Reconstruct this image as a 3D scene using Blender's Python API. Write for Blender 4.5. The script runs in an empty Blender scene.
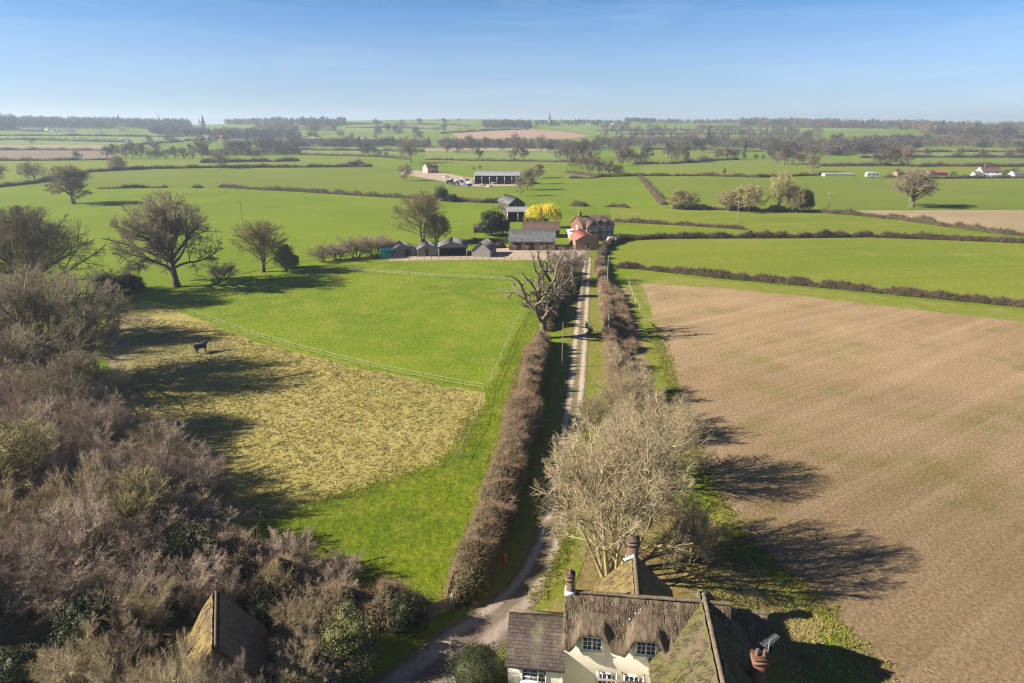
import bpy, bmesh, math, random
import numpy as np
from mathutils import Vector, Matrix

C = bpy.context.scene.collection
R = math.radians
rng = np.random.default_rng(7)
random.seed(7)

# ------------------------------------------------------------------ camera maths (layout only)
H, F, PITCH = 36.0, 683.0, R(17.82)
CP, SP = math.cos(PITCH), math.sin(PITCH)

def sstep(a, b, x):
    t = min(1.0, max(0.0, (x - a) / (b - a)))
    return t * t * (3 - 2 * t)

AZ = [(-60, 34), (-37, 35), (-24, 27), (-14, 40), (-5, 45), (4, 43), (15, 36), (27, 30), (37, 25), (60, 24)]

def hill(x, y):
    """height of the land: level near the lane, rising to low hills in the far distance"""
    d = math.hypot(x, y)
    if d < 900 or y < 0:
        return 0.0
    a = math.degrees(math.atan2(x, y))
    A = AZ[0][1]
    for (a0, v0), (a1, v1) in zip(AZ, AZ[1:]):
        if a >= a0:
            A = v0 + (v1 - v0) * sstep(a0, a1, a)
    z = A * sstep(900, 2500, d) * (1 - 0.55 * sstep(2700, 4200, d))
    z += 30 * math.exp(-((a + 33) / 6.0) ** 2) * sstep(3600, 5200, d)
    return z

def ray(px, py):
    xc, yc = (px - 512) / F, (341.5 - py) / F
    return np.array([xc, CP + yc * SP, -SP + yc * CP])

def at(px, py, z=None):
    """world point on the ground (or at height z) seen at a picture position: used to survey the layout"""
    d = ray(px, py)
    if z is not None:
        t = (z - H) / d[2]
        return (d[0] * t, d[1] * t, z)
    if d[2] < -0.045:
        t = -H / d[2]
        return (d[0] * t, d[1] * t, 0.0)
    t = 600.0
    while t < 6000:
        p = d * t
        if H + p[2] <= hill(p[0], p[1]):
            lo, hi = t - 20, t
            for _ in range(12):
                m = (lo + hi) / 2
                q = d * m
                if H + q[2] <= hill(q[0], q[1]): hi = m
                else: lo = m
            p = d * hi
            return (p[0], p[1], hill(p[0], p[1]))
        t += 20
    p = d * 2450 / math.hypot(d[0], d[1])
    return (p[0], p[1], hill(p[0], p[1]))

def mpp(p):
    """metres that one pixel spans at a world point"""
    dy, dz = p[1], p[2] - H
    return (dy * CP - dz * SP) / F

# ------------------------------------------------------------------ materials
def new_mat(name):
    m = bpy.data.materials.new(name); m.use_nodes = True
    nt = m.node_tree
    b = nt.nodes['Principled BSDF']
    b.inputs['Specular IOR Level'].default_value = 0.2
    return m, nt, b

def node(nt, t, **kw):
    n = nt.nodes.new(t)
    for k, v in kw.items():
        if k.startswith('_'): setattr(n, k[1:], v)
        else: n.inputs[k.replace('__', ' ')].default_value = v
    return n

def noise(nt, vec, scale, detail=4, rough=0.6, dist=0.0):
    n = node(nt, 'ShaderNodeTexNoise', Scale=scale, Detail=detail, Roughness=rough, Distortion=dist)
    nt.links.new(vec, n.inputs['Vector'])
    return n.outputs['Fac']

def rampf(nt, fac, lo, hi, a=0.0, b=1.0):
    n = node(nt, 'ShaderNodeMapRange')
    n.inputs['From Min'].default_value = lo; n.inputs['From Max'].default_value = hi
    n.inputs['To Min'].default_value = a; n.inputs['To Max'].default_value = b
    nt.links.new(fac, n.inputs['Value'])
    return n.outputs['Result']

def mixc(nt, fac, a, b, mode='MIX'):
    n = nt.nodes.new('ShaderNodeMix'); n.data_type = 'RGBA'; n.blend_type = mode
    for i, v in ((0, fac), (6, a), (7, b)):
        if hasattr(v, 'is_output'): nt.links.new(v, n.inputs[i])
        elif i == 0: n.inputs[0].default_value = v
        else: n.inputs[i].default_value = (*v, 1)
    return n.outputs[2]

def mathn(nt, op, a, b=0.0):
    n = nt.nodes.new('ShaderNodeMath'); n.operation = op
    for i, v in ((0, a), (1, b)):
        if hasattr(v, 'is_output'): nt.links.new(v, n.inputs[i])
        else: n.inputs[i].default_value = v
    return n.outputs[0]

def grey(nt, v):
    n = nt.nodes.new('ShaderNodeCombineColor')
    for i in range(3): nt.links.new(v, n.inputs[i])
    return n.outputs[0]

def bump(nt, b, fac, strength, dist):
    n = node(nt, 'ShaderNodeBump', Strength=strength, Distance=dist)
    nt.links.new(fac, n.inputs['Height']); nt.links.new(n.outputs[0], b.inputs['Normal'])

def mat(name, c1, c2, scale=1.0, detail=4, rough=0.85, bumps=0.0, bscale=None, rand=0.0, lo=0.35, hi=0.65, spec=0.2, stretch=None, metal=0.0, world=False):
    """two-tone noise material, with per-object brightness variation"""
    m, nt, b = new_mat(name)
    if world: co = node(nt, 'ShaderNodeNewGeometry').outputs['Position']
    else: co = node(nt, 'ShaderNodeTexCoord').outputs['Object']
    if stretch:
        mp = node(nt, 'ShaderNodeMapping'); mp.inputs['Scale'].default_value = stretch
        nt.links.new(co, mp.inputs[0]); co = mp.outputs[0]
    f = rampf(nt, noise(nt, co, scale, detail), lo, hi)
    col = mixc(nt, f, c1, c2)
    if rand:
        oi = node(nt, 'ShaderNodeObjectInfo')
        col = mixc(nt, 1.0, col, grey(nt, rampf(nt, oi.outputs['Random'], 0, 1, 1 - rand, 1 + rand)), 'MULTIPLY')
    nt.links.new(col, b.inputs['Base Color'])
    b.inputs['Roughness'].default_value = rough
    b.inputs['Specular IOR Level'].default_value = spec
    b.inputs['Metallic'].default_value = metal
    if bumps: bump(nt, b, noise(nt, co, bscale or scale * 3, 5), bumps, 0.05)
    return m

def field_mat(name, c1, c2, c3=None, big=0.02, mid=0.15, mix3=(0.55, 0.75), stripe=None, fine=1.6, bstr=0.6, bdist=0.12, finec=(0.72, 1.25), tramline=None, near_dark=None):
    m, nt, b = new_mat(name)
    pos = node(nt, 'ShaderNodeNewGeometry').outputs['Position']
    col = mixc(nt, rampf(nt, noise(nt, pos, big, 5), 0.38, 0.62), c1, c2)
    if c3: col = mixc(nt, rampf(nt, noise(nt, pos, mid, 6, 0.65), *mix3), col, c3)
    if stripe:
        ang, sc, cs, amt = stripe
        mp = node(nt, 'ShaderNodeMapping'); mp.inputs['Rotation'].default_value = (0, 0, R(ang))
        nt.links.new(pos, mp.inputs[0])
        mp2 = node(nt, 'ShaderNodeMapping'); mp2.inputs['Scale'].default_value = (1, 0.03, 1)
        nt.links.new(mp.outputs[0], mp2.inputs[0])
        s1 = noise(nt, mp2.outputs[0], sc, 4, 0.7)
        col = mixc(nt, mathn(nt, 'MULTIPLY', rampf(nt, s1, 0.45, 0.72), amt), col, cs)
    if near_dark:   # darker soil towards the near end of the field
        sp = node(nt, 'ShaderNodeSeparateXYZ'); nt.links.new(pos, sp.inputs[0])
        yy = mathn(nt, 'ADD', sp.outputs[1], mathn(nt, 'MULTIPLY', mathn(nt, 'SUBTRACT', noise(nt, pos, 0.03, 5), 0.5), 90.0))
        col = mixc(nt, rampf(nt, yy, near_dark[0], near_dark[1], 0.0, 1.0), col, mixc(nt, 1.0, col, near_dark[2], 'MULTIPLY'))
    fn = noise(nt, pos, fine, 6, 0.72)
    col = mixc(nt, 1.0, col, grey(nt, rampf(nt, fn, 0.25, 0.75, finec[0], finec[1])), 'MULTIPLY')
    if tramline:
        ang, per, ct, amt = tramline
        mp = node(nt, 'ShaderNodeMapping'); mp.inputs['Rotation'].default_value = (0, 0, R(ang))
        nt.links.new(pos, mp.inputs[0])
        w = node(nt, 'ShaderNodeTexWave', Scale=0.314 / per, Distortion=1.2, Detail=3.0)
        w.inputs['Detail Scale'].default_value = 0.4
        nt.links.new(mp.outputs[0], w.inputs['Vector'])
        brk = rampf(nt, noise(nt, pos, 0.07, 4), 0.4, 0.65)
        fac = mathn(nt, 'MULTIPLY', rampf(nt, w.outputs['Fac'], 0.9, 1.0), mathn(nt, 'MULTIPLY', brk, amt))
        col = mixc(nt, fac, col, ct)
    nt.links.new(col, b.inputs['Base Color'])
    b.inputs['Roughness'].default_value = 0.95
    b.inputs['Specular IOR Level'].default_value = 0.08
    bump(nt, b, noise(nt, pos, fine * 0.8, 6, 0.75), bstr, bdist)
    return m

M = {}
# ground
M['pasture'] = field_mat('pasture_grass', (0.150, 0.200, 0.013), (0.118, 0.172, 0.011), (0.19, 0.215, 0.026), 0.02, 0.12, fine=1.0)
M['paddock'] = field_mat('paddock_grass', (0.165, 0.222, 0.013), (0.115, 0.182, 0.010), (0.225, 0.232, 0.034), 0.045, 0.22, (0.45, 0.75), fine=1.9, bstr=1.0, bdist=0.25, finec=(0.55, 1.38))
M['lush'] = field_mat('lush_grass', (0.098, 0.150, 0.006), (0.145, 0.190, 0.008), (0.205, 0.215, 0.022), 0.08, 0.3, (0.46, 0.74), fine=1.5, bstr=1.0, bdist=0.4, finec=(0.42, 1.45))
M['rough'] = field_mat('rough_pasture', (0.345, 0.285, 0.100), (0.290, 0.25, 0.075), (0.17, 0.165, 0.04), 0.06, 0.5, (0.53, 0.75), fine=0.9, bstr=0.8, bdist=0.35, finec=(0.66, 1.22))
M['mud'] = field_mat('trodden_mud', (0.20, 0.155, 0.095), (0.24, 0.21, 0.09), (0.12, 0.13, 0.03), 0.08, 0.3, (0.5, 0.7))
M['arable'] = field_mat('bare_arable_soil', (0.362, 0.252, 0.142), (0.295, 0.203, 0.108), (0.205, 0.185, 0.050), 0.035, 0.07, (0.52, 0.72), stripe=(56, 0.4, (0.47, 0.345, 0.215), 0.55), fine=3.2, bstr=1.0, bdist=0.2, finec=(0.38, 1.52), tramline=(-30, 1.1, (0.20, 0.14, 0.075), 0.14), near_dark=(125, 40, (0.66, 0.66, 0.66)))
M['margin'] = field_mat('grass_margin', (0.150, 0.185, 0.018), (0.195, 0.200, 0.042), (0.28, 0.22, 0.09), 0.08, 0.25, (0.48, 0.78))
M['verge'] = field_mat('verge_grass', (0.135, 0.170, 0.015), (0.18, 0.185, 0.032), (0.24, 0.175, 0.08), 0.15, 0.6, (0.46, 0.7), fine=2.2, bstr=0.9, bdist=0.15)
M['scrubfloor'] = field_mat('bramble_litter', (0.24, 0.168, 0.092), (0.31, 0.22, 0.12), (0.16, 0.155, 0.035), 0.15, 0.6, (0.52, 0.75), fine=1.6, bstr=1.0, bdist=0.3)
M['gardenfloor'] = field_mat('garden_litter', (0.15, 0.145, 0.032), (0.22, 0.175, 0.06), (0.26, 0.175, 0.09), 0.2, 0.7, (0.42, 0.62), fine=1.8, bstr=1.0, bdist=0.3, finec=(0.5, 1.35))
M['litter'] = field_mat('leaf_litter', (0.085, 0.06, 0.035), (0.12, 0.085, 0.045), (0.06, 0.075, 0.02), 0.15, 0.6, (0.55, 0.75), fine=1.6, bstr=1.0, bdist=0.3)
M['yard'] = field_mat('yard_gravel', (0.40, 0.32, 0.24), (0.34, 0.27, 0.20), (0.27, 0.22, 0.16), 0.1, 0.5, fine=2.5, bstr=0.3, bdist=0.05)
M['wheat'] = field_mat('winter_crop', (0.165, 0.195, 0.019), (0.130, 0.172, 0.016), (0.21, 0.215, 0.04), 0.012, 0.05, stripe=(80, 0.12, (0.22, 0.215, 0.045), 0.5), fine=1.0)
M['olive'] = field_mat('olive_pasture', (0.150, 0.182, 0.022), (0.122, 0.160, 0.018), (0.195, 0.20, 0.046), 0.015, 0.06)
M['darkgreen'] = field_mat('dark_pasture', (0.14, 0.185, 0.03), (0.155, 0.195, 0.034), (0.19, 0.205, 0.05), 0.01, 0.05)
M['bluegreen'] = field_mat('far_pasture', (0.15, 0.205, 0.042), (0.175, 0.22, 0.05), (0.20, 0.215, 0.065), 0.006, 0.03)
M['plough'] = field_mat('ploughed_soil', (0.19, 0.14, 0.095), (0.23, 0.18, 0.12), (0.17, 0.16, 0.08), 0.01, 0.05, stripe=(85, 0.08, (0.27, 0.22, 0.15), 0.6))
M['redsoil'] = field_mat('red_soil', (0.36, 0.225, 0.15), (0.33, 0.215, 0.145), (0.30, 0.22, 0.14), 0.006, 0.03)
M['stubble'] = field_mat('pale_stubble', (0.33, 0.25, 0.15), (0.27, 0.21, 0.12), (0.23, 0.19, 0.09), 0.02, 0.1)

M['bank'] = field_mat('rough_bank_grass', (0.105, 0.158, 0.010), (0.150, 0.185, 0.020), (0.24, 0.180, 0.080), 0.12, 0.35, (0.55, 0.74), fine=1.3, bstr=1.0, bdist=0.35, finec=(0.5, 1.35))

# vegetation
M['bark'] = mat('oak_bark', (0.085, 0.070, 0.045), (0.19, 0.155, 0.09), 1.2, bumps=0.8, rand=0.15)
M['palebark'] = mat('pale_bark', (0.24, 0.20, 0.095), (0.42, 0.36, 0.19), 0.9, rand=0.12)
M['deadwood'] = mat('dead_wood', (0.10, 0.08, 0.06), (0.20, 0.165, 0.125), 0.8, bumps=0.6)
M['twig'] = mat('oak_twigs', (0.190, 0.158, 0.102), (0.295, 0.248, 0.160), 0.22, rand=0.15)
M['twigred'] = mat('thicket_twigs', (0.27, 0.205, 0.155), (0.47, 0.37, 0.28), 0.25, rand=0.2)
M['twigolive'] = mat('catkin_twigs', (0.24, 0.205, 0.085), (0.36, 0.31, 0.15), 0.25, rand=0.18)
M['twigpale'] = mat('willow_twigs', (0.285, 0.228, 0.138), (0.43, 0.35, 0.22), 0.25, rand=0.1)
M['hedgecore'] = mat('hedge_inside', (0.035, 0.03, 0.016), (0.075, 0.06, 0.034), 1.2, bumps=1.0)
M['hedgetwig'] = mat('hedge_twigs', (0.26, 0.175, 0.105), (0.46, 0.335, 0.215), 0.35, rand=0.15)
M['farhedge'] = mat('far_hedge_twigs', (0.13, 0.095, 0.058), (0.25, 0.185, 0.115), 0.2, rand=0.15)
M['hedgegreen'] = mat('hedge_leaves', (0.045, 0.06, 0.018), (0.095, 0.105, 0.032), 0.5, rand=0.15)
M['evergreen'] = mat('evergreen_leaves', (0.017, 0.024, 0.007), (0.052, 0.058, 0.017), 1.3, rand=0.2, rough=0.6)
M['olivebush'] = mat('olive_leaves', (0.075, 0.085, 0.025), (0.17, 0.165, 0.06), 0.9, rand=0.1, rough=0.7)
M['yellowleaf'] = mat('yellow_willow_leaves', (0.64, 0.49, 0.02), (0.74, 0.60, 0.05), 0.35)
M['farbare'] = mat('far_bare_trees', (0.075, 0.058, 0.044), (0.20, 0.150, 0.098), 0.02, rand=0.25, world=True)
M['fargreen'] = mat('far_dark_trees', (0.03, 0.042, 0.02), (0.06, 0.065, 0.03), 0.02, rand=0.25, world=True)
M['grasstuft'] = mat('grass_tufts', (0.10, 0.15, 0.02), (0.26, 0.23, 0.08), 0.3)

# ------------------------------------------------------------------ mesh collector
class MB:
    def __init__(self):
        self.v, self.f, self.n = [], [], 0
    def add(self, verts, faces, m=0):
        verts = np.asarray(verts, dtype=np.float64).reshape(-1, 3)
        faces = np.asarray(faces, dtype=np.int64)
        self.v.append(verts); self.f.append((faces + self.n, m)); self.n += len(verts)
        return self
    def poly(self, verts, m=0):
        return self.add(verts, [list(range(len(verts)))], m)
    def box(self, x0, x1, y0, y1, z0, z1, m=0, rz=0.0, about=None):
        v = np.array([(x, y, z) for z in (z0, z1) for x, y in ((x0, y0), (x1, y0), (x1, y1), (x0, y1))], float)
        if rz:
            c = np.array(about if about is not None else ((x0 + x1) / 2, (y0 + y1) / 2, 0)); c = np.array([c[0], c[1], 0])
            a = v - c; v = np.stack([a[:, 0] * math.cos(rz) - a[:, 1] * math.sin(rz), a[:, 0] * math.sin(rz) + a[:, 1] * math.cos(rz), a[:, 2]], 1) + c
        return self.add(v, [(0, 3, 2, 1), (4, 5, 6, 7), (0, 1, 5, 4), (1, 2, 6, 5), (2, 3, 7, 6), (3, 0, 4, 7)], m)
    def bar(self, p, q, r, sides=6, m=0, r1=None):
        pts = np.array([[p, q]], float); rad = np.array([[r, r if r1 is None else r1]])
        v, f = tubes(pts, rad, sides)
        self.add(v, f, m)
        self.add(v[:sides], [list(range(sides))[::-1]], m); self.add(v[sides:], [list(range(sides))], m)
        return self
    def prism(self, pts2, a0, a1, axis='x', m=0):
        """polygon swept along an axis; pts2 are (y,z) for axis x, (x,z) for axis y, (x,y) for axis z"""
        k = len(pts2)
        def P(a, u, w): return {'x': (a, u, w), 'y': (u, a, w), 'z': (u, w, a)}[axis]
        v = [P(a0, *p) for p in pts2] + [P(a1, *p) for p in pts2]
        self.add(v, [(i, (i + 1) % k, k + (i + 1) % k, k + i) for i in range(k)], m)
        self.poly([P(a0, *p) for p in pts2][::-1], m); self.poly([P(a1, *p) for p in pts2], m)
        return self
    def mesh(self, name, mats, smooth=False):
        me = bpy.data.meshes.new(name)
        V = np.concatenate(self.v)
        me.vertices.add(len(V)); me.vertices.foreach_set('co', V.astype(np.float32).ravel())
        li = np.concatenate([f.ravel() for f, _ in self.f])
        tot = np.concatenate([np.full(len(f), f.shape[1]) for f, _ in self.f])
        mi = np.concatenate([np.full(len(f), m) for f, m in self.f])
        me.loops.add(len(li)); me.loops.foreach_set('vertex_index', li.astype(np.int32))
        st = np.concatenate([[0], np.cumsum(tot)[:-1]])
        me.polygons.add(len(tot)); me.polygons.foreach_set('loop_start', st.astype(np.int32))
        me.polygons.foreach_set('loop_total', tot.astype(np.int32))
        me.polygons.foreach_set('material_index', mi.astype(np.int32))
        if smooth: me.polygons.foreach_set('use_smooth', np.ones(len(tot), bool))
        for m in (mats if isinstance(mats, (list, tuple)) else [mats]): me.materials.append(m)
        me.update(calc_edges=True); me.validate()
        return me
    def build(self, name, mats, parent=None, smooth=False):
        o = bpy.data.objects.new(name, self.mesh(name, mats, smooth)); C.objects.link(o)
        o.parent = parent
        return o

def tag(o, label=None, cat=None, group=None, kind=None):
    if label: o['label'] = label
    if cat: o['category'] = cat
    if group: o['group'] = group
    if kind: o['kind'] = kind
    return o

def empty(name, loc, rz=0.0, label=None, cat=None, group=None, scale=1.0):
    o = bpy.data.objects.new(name, None); C.objects.link(o)
    o.empty_display_size = 0.5
    o.location = loc; o.rotation_euler = (0, 0, rz)
    o.scale = scale if isinstance(scale, tuple) else (scale,) * 3
    return tag(o, label, cat, group)

def inst(name, mesh, parent):
    o = bpy.data.objects.new(name, mesh); C.objects.link(o); o.parent = parent
    return o

# ------------------------------------------------------------------ branch growing
def unit(a): return a / np.maximum(np.linalg.norm(a, axis=-1, keepdims=True), 1e-9)

def tubes(pts, rad, sides):
    N, S, _ = pts.shape
    tan = unit(np.gradient(pts, axis=1))
    ref = np.where(np.abs(tan[:, :1, 2:3]) > 0.8, np.array([[[1.0, 0.13, 0]]]), np.array([[[0.1, 0, 1.0]]]))
    u = unit(np.cross(tan, np.broadcast_to(ref, tan.shape))); w = np.cross(tan, u)
    a = np.arange(sides) * 2 * math.pi / sides
    v = pts[:, :, None] + rad[:, :, None, None] * (np.cos(a)[None, None, :, None] * u[:, :, None] + np.sin(a)[None, None, :, None] * w[:, :, None])
    b = np.arange(N)[:, None, None] * S * sides + np.arange(S - 1)[None, :, None] * sides
    i = np.arange(sides)[None, None, :]; j = (i + 1) % sides
    f = np.stack([b + i, b + j, b + sides + j, b + sides + i], -1).reshape(-1, 4)
    return v.reshape(-1, 3), f

def shoot(g, start, d, ln, wig, up, S, bend=None):
    pts = [start]; p = start; d = unit(d)
    for s in range(S - 1):
        d = unit(d + wig * g.normal(size=d.shape) + np.array([0, 0, up]))
        p = p + d * (ln / (S - 1))[:, None]
        p[:, 2] = np.maximum(p[:, 2], 0.1)
        pts.append(p)
    return np.stack(pts, 1)

def reach(s, d, env):
    """distance from s along d to the crown's rounded outline"""
    c = np.array([0, 0, env[0]]); q = np.array([env[1], env[1], env[2]])
    a = (s - c) / q; b = d / q
    A = (b * b).sum(-1); B = (a * b).sum(-1); K = (a * a).sum(-1) - 1
    D = np.maximum(B * B - A * K, 0)
    lump = 1 + 0.09 * np.sin(3.1 * b[..., 0] * q[0] / 3 + 5 * d[..., 0] + 1.3) * np.cos(4.2 * d[..., 1] + 0.7) + 0.07 * np.sin(6.3 * d[..., 2] + 4 * d[..., 1])
    return np.where(K < 0, (-B + np.sqrt(D)) / A, 0.0) * lump

def children(g, pts, ln, r0, k, t0, ang, angv, up, L, Lv, S, wig, rr, tipr=0.4, shape=0.4, env=None, fill=False):
    N, Sp, _ = pts.shape
    t = t0 + (1 - t0) * (np.arange(k)[None] + g.random((N, k))) / k
    t[:, -1] = 1.0
    q = np.clip(t * (Sp - 1), 0, Sp - 1 - 1e-6); i = q.astype(int); f = (q - i)[..., None]
    n = np.arange(N)[:, None]
    pos = pts[n, i] * (1 - f) + pts[n, i + 1] * f
    tan = unit(pts[n, i + 1] - pts[n, i])
    if fill:   # limbs spread evenly round the stem
        az = (np.arange(k)[None] * 2.4 + g.uniform(0, 6.28, (N, 1)) + g.normal(size=(N, k)) * 0.3)
        ax = np.stack([np.cos(az), np.sin(az), np.zeros_like(az)], -1); per = unit(ax - tan * (ax * tan).sum(-1, keepdims=True))
    else: per = unit(np.cross(tan, g.normal(size=tan.shape)))
    if isinstance(ang, tuple): ang = ang[0] + (ang[1] - ang[0]) * t
    a = np.radians(ang + angv * g.normal(size=t.shape))[..., None]
    a[:, -1] *= 0.25
    d = unit(tan * np.cos(a) + per * np.sin(a) + np.array([0, 0, up]))
    l = ln[:, None] * L * (1 - shape * t) * (1 + Lv * g.uniform(-1, 1, t.shape))
    rp = r0[:, None] * (1 - 0.6 * t)
    r = np.minimum(rp * 0.9, r0[:, None] * rr * g.uniform(0.75, 1.2, t.shape))
    start, d, l, r = pos.reshape(-1, 3), d.reshape(-1, 3), l.reshape(-1), r.reshape(-1)
    if env is not None:
        far = reach(start, d, env)
        l = far * g.uniform(0.7, 0.95, len(far)) if fill else np.minimum(l, np.maximum(far * g.uniform(0.8, 1.1, len(far)), 0.18 * l))
    P = shoot(g, start, d, l, wig, up * 0.35, S)
    return P, l, r

def rads(r, S, tip): return r[:, None] * np.linspace(1, tip, S)[None]

def grow(seed, stems, levels, trunk_levels=2, rmin=0.0, env=None):
    """stems: list of (start, dir, length, radius); returns (trunk MB, crown MB)"""
    g = np.random.default_rng(seed)
    st = np.array([s[0] for s in stems], float); d = np.array([s[1] for s in stems], float)
    ln = np.array([s[2] for s in stems], float); r = np.array([s[3] for s in stems], float)
    P = shoot(g, st, d, ln, 0.045, 0.03, 7)
    A, B = MB(), MB()
    rr = rads(r, 7, 0.4); rr[:, 0] *= 1.35
    A.add(*tubes(P, rr, 8))
    for li, lv in enumerate(levels):
        lv = dict(lv); sides = lv.pop('sides', 3)
        P, ln, r = children(g, P, ln, r, env=env, fill=(env is not None and li == 0), **lv)
        r = np.maximum(r, rmin)
        tgt = A if li < trunk_levels - 1 else B
        tgt.add(*tubes(P, rads(r, lv['S'], 0.3 if li == len(levels) - 1 else 0.4), sides))
    return A, B

def LV(k, t0, ang, L, S=4, up=0.0, wig=0.12, rr=0.5, angv=10, Lv=0.3, sides=3, shape=0.4):
    return dict(k=k, t0=t0, ang=ang, angv=angv, up=up, L=L, Lv=Lv, S=S, wig=wig, rr=rr, sides=sides, shape=shape)

PROTO = {}
def proto(key, seed, stems, levels, trunk_mat, twig_mat, tl=2, rmin=0.0, env=None):
    A, B = grow(seed, stems, levels, tl, rmin, env)
    PROTO[key] = (A.mesh('trunk', trunk_mat, True), B.mesh('crown', twig_mat))

def oak_levels(tw=6):
    return [LV(22, 0.34, (98, 12), 1.25, 7, 0.04, 0.15, 0.42, 12, sides=6, shape=0.35),
            LV(9, 0.3, 50, 0.5, 5, 0.05, 0.20, 0.42, 14, sides=4),
            LV(7, 0.2, 48, 0.52, 4, 0.03, 0.18, 0.45, 14),
            LV(7, 0.15, 44, 0.55, 3, 0.02, 0.15, 0.5, 14),
            LV(tw, 0.1, 42, 0.8, 3, 0.0, 0.15, 0.55, 14)]

def multi(seed, n, spread, ln, r, rad=0.5):
    g = np.random.default_rng(seed + 99); out = []
    for i in range(n):
        a = 2 * math.pi * (i + g.uniform(-.3, .3)) / n; s = spread * g.uniform(0.35, 1.15)
        out.append(((rad * math.cos(a), rad * math.sin(a), 0), (s * math.cos(a), s * math.sin(a), 1), ln * g.uniform(0.75, 1.1), r * g.uniform(0.7, 1.15)))
    return out

for i in range(3):
    proto('oak%d' % i, 20 + i, [((0, 0, -.2), (0.02 * (i - 1), 0.0, 1), 8.5, 0.62)], oak_levels(), M['bark'], M['twig'], rmin=0.0135, env=(8.8, 9.2, 8.3))
# young, more open ash trees with an olive cast
for i in range(2):
    proto('ash%d' % i, 40 + i, multi(40 + i, 2, 0.14, 11.0, 0.3, 0.2),
          [LV(14, 0.2, (62, 16), 0.75, 6, 0.10, 0.14, 0.45, 10, sides=5), LV(8, 0.2, 42, 0.5, 4, 0.08, 0.15, 0.45), LV(7, 0.15, 42, 0.5, 3, 0.05, 0.15, 0.5), LV(6, 0.1, 40, 0.6, 3, 0.03, 0.15, 0.5)],
          M['bark'], M['twigolive'], rmin=0.026, env=(8.6, 6.2, 7.6))
# thicket shrubs: many rising stems and fine upright twigs
for i in range(4):
    proto('thicket%d' % i, 60 + i, multi(60 + i, 8, 0.6, 5.4, 0.10, 0.5),
          [LV(7, 0.15, 36, 0.6, 5, 0.18, 0.14, 0.5, 12, sides=4), LV(7, 0.2, 38, 0.55, 4, 0.14, 0.15, 0.5), LV(7, 0.15, 40, 0.62, 3, 0.10, 0.17, 0.5), LV(4, 0.1, 36, 0.8, 3, 0.06, 0.2, 0.6)],
          M['bark'], M['twigred'], rmin=0.011)
# garden willow: many pale stems from the ground, arching outwards
for i in range(2):
    proto('willow%d' % i, 80 + i, multi(80 + i, 9, 0.6, 7.5, 0.17, 0.7),
          [LV(8, 0.2, (50, 20), 0.7, 7, 0.04, 0.15, 0.5, 12, sides=5), LV(7, 0.2, 38, 0.5, 5, 0.02, 0.16, 0.5, sides=4), LV(6, 0.15, 42, 0.6, 4, 0.0, 0.18, 0.5), LV(5, 0.1, 40, 0.7, 3, 0.0, 0.18, 0.55)],
          M['palebark'], M['twigpale'], rmin=0.0105, env=(5.6, 6.4, 5.3))
# wide fans of rising limbs, for the trees at the left edge
for i in range(2):
    proto('fan%d' % i, 90 + i, multi(90 + i, 4, 0.55, 7.0, 0.34, 0.35),
          [LV(9, 0.25, (62, 18), 0.8, 7, 0.03, 0.15, 0.5, 12, sides=6), LV(8, 0.2, 46, 0.55, 5, 0.04, 0.18, 0.45, sides=4), LV(7, 0.15, 44, 0.55, 4, 0.02, 0.17, 0.5), LV(5, 0.1, 42, 0.6, 3, 0.0, 0.16, 0.5), LV(4, 0.1, 40, 0.7, 3, 0.0, 0.16, 0.55)],
          M['bark'], M['twig'], rmin=0.011, env=(6.2, 9.0, 6.6))
# simpler trees for 200 m and beyond
for i in range(4):
    proto('mid%d' % i, 100 + i, [((0, 0, -.2), (0.04, 0.03 * i, 1), 7.0, 0.42)],
          [LV(11, 0.3, (85, 20), 1.2, 5, 0.06, 0.15, 0.5, sides=4), LV(8, 0.2, 50, 0.55, 3, 0.05, 0.15, 0.5), LV(7, 0.15, 46, 0.58, 3, 0.03, 0.15, 0.55), LV(5, 0.1, 42, 0.75, 3, 0.0, 0.15, 0.6)],
          M['bark'], M['twig'], rmin=0.05, env=(8.0, 7.5, 6.8))
for i in range(2):
    proto('midolive%d' % i, 120 + i, multi(120 + i, 3, 0.2, 7.5, 0.22, 0.3),
          [LV(11, 0.12, (70, 20), 0.7, 4, 0.08, 0.15, 0.5, sides=4), LV(7, 0.2, 44, 0.55, 3, 0.05, 0.15, 0.5), LV(7, 0.15, 42, 0.6, 3, 0.03, 0.15, 0.55), LV(4, 0.1, 38, 0.75, 3, 0.0, 0.15, 0.6)],
          M['bark'], M['twigolive'], rmin=0.045, env=(5.2, 5.0, 5.0))
# dead tree: bare crooked limbs, no fine twigs
proto('dead', 144, [((0, 0, -.2), (-0.05, 0, 1), 4.6, 0.6)],
      [LV(12, 0.45, (88, 20), 1.65, 8, 0.03, 0.22, 0.5, 10, sides=7, shape=0.1), LV(5, 0.25, 48, 0.38, 5, 0.06, 0.25, 0.5, 14, sides=5), LV(4, 0.2, 45, 0.5, 4, 0.05, 0.2, 0.5, sides=4), LV(4, 0.2, 45, 0.55, 3, 0, 0.2, 0.5)],
      M['deadwood'], M['deadwood'], rmin=0.022, env=(7.0, 8.0, 6.2))

# the same shrubs with pale stems
for i in range(4):
    a, b = (m.copy() for m in PROTO['thicket%d' % i]); a.materials[0] = M['palebark']; b.materials[0] = M['twigpale']
    PROTO['scrub%d' % i] = (a, b)

def extent(key):
    me = PROTO[key][1]; a = np.zeros(len(me.vertices) * 3, np.float32); me.vertices.foreach_get('co', a); a = a.reshape(-1, 3)
    return np.percentile(a[:, 2], 99.6), np.percentile(np.abs(a[:, :2]), 98.5, axis=0).mean() * 2
EXT = {k: extent(k) for k in PROTO}

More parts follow.
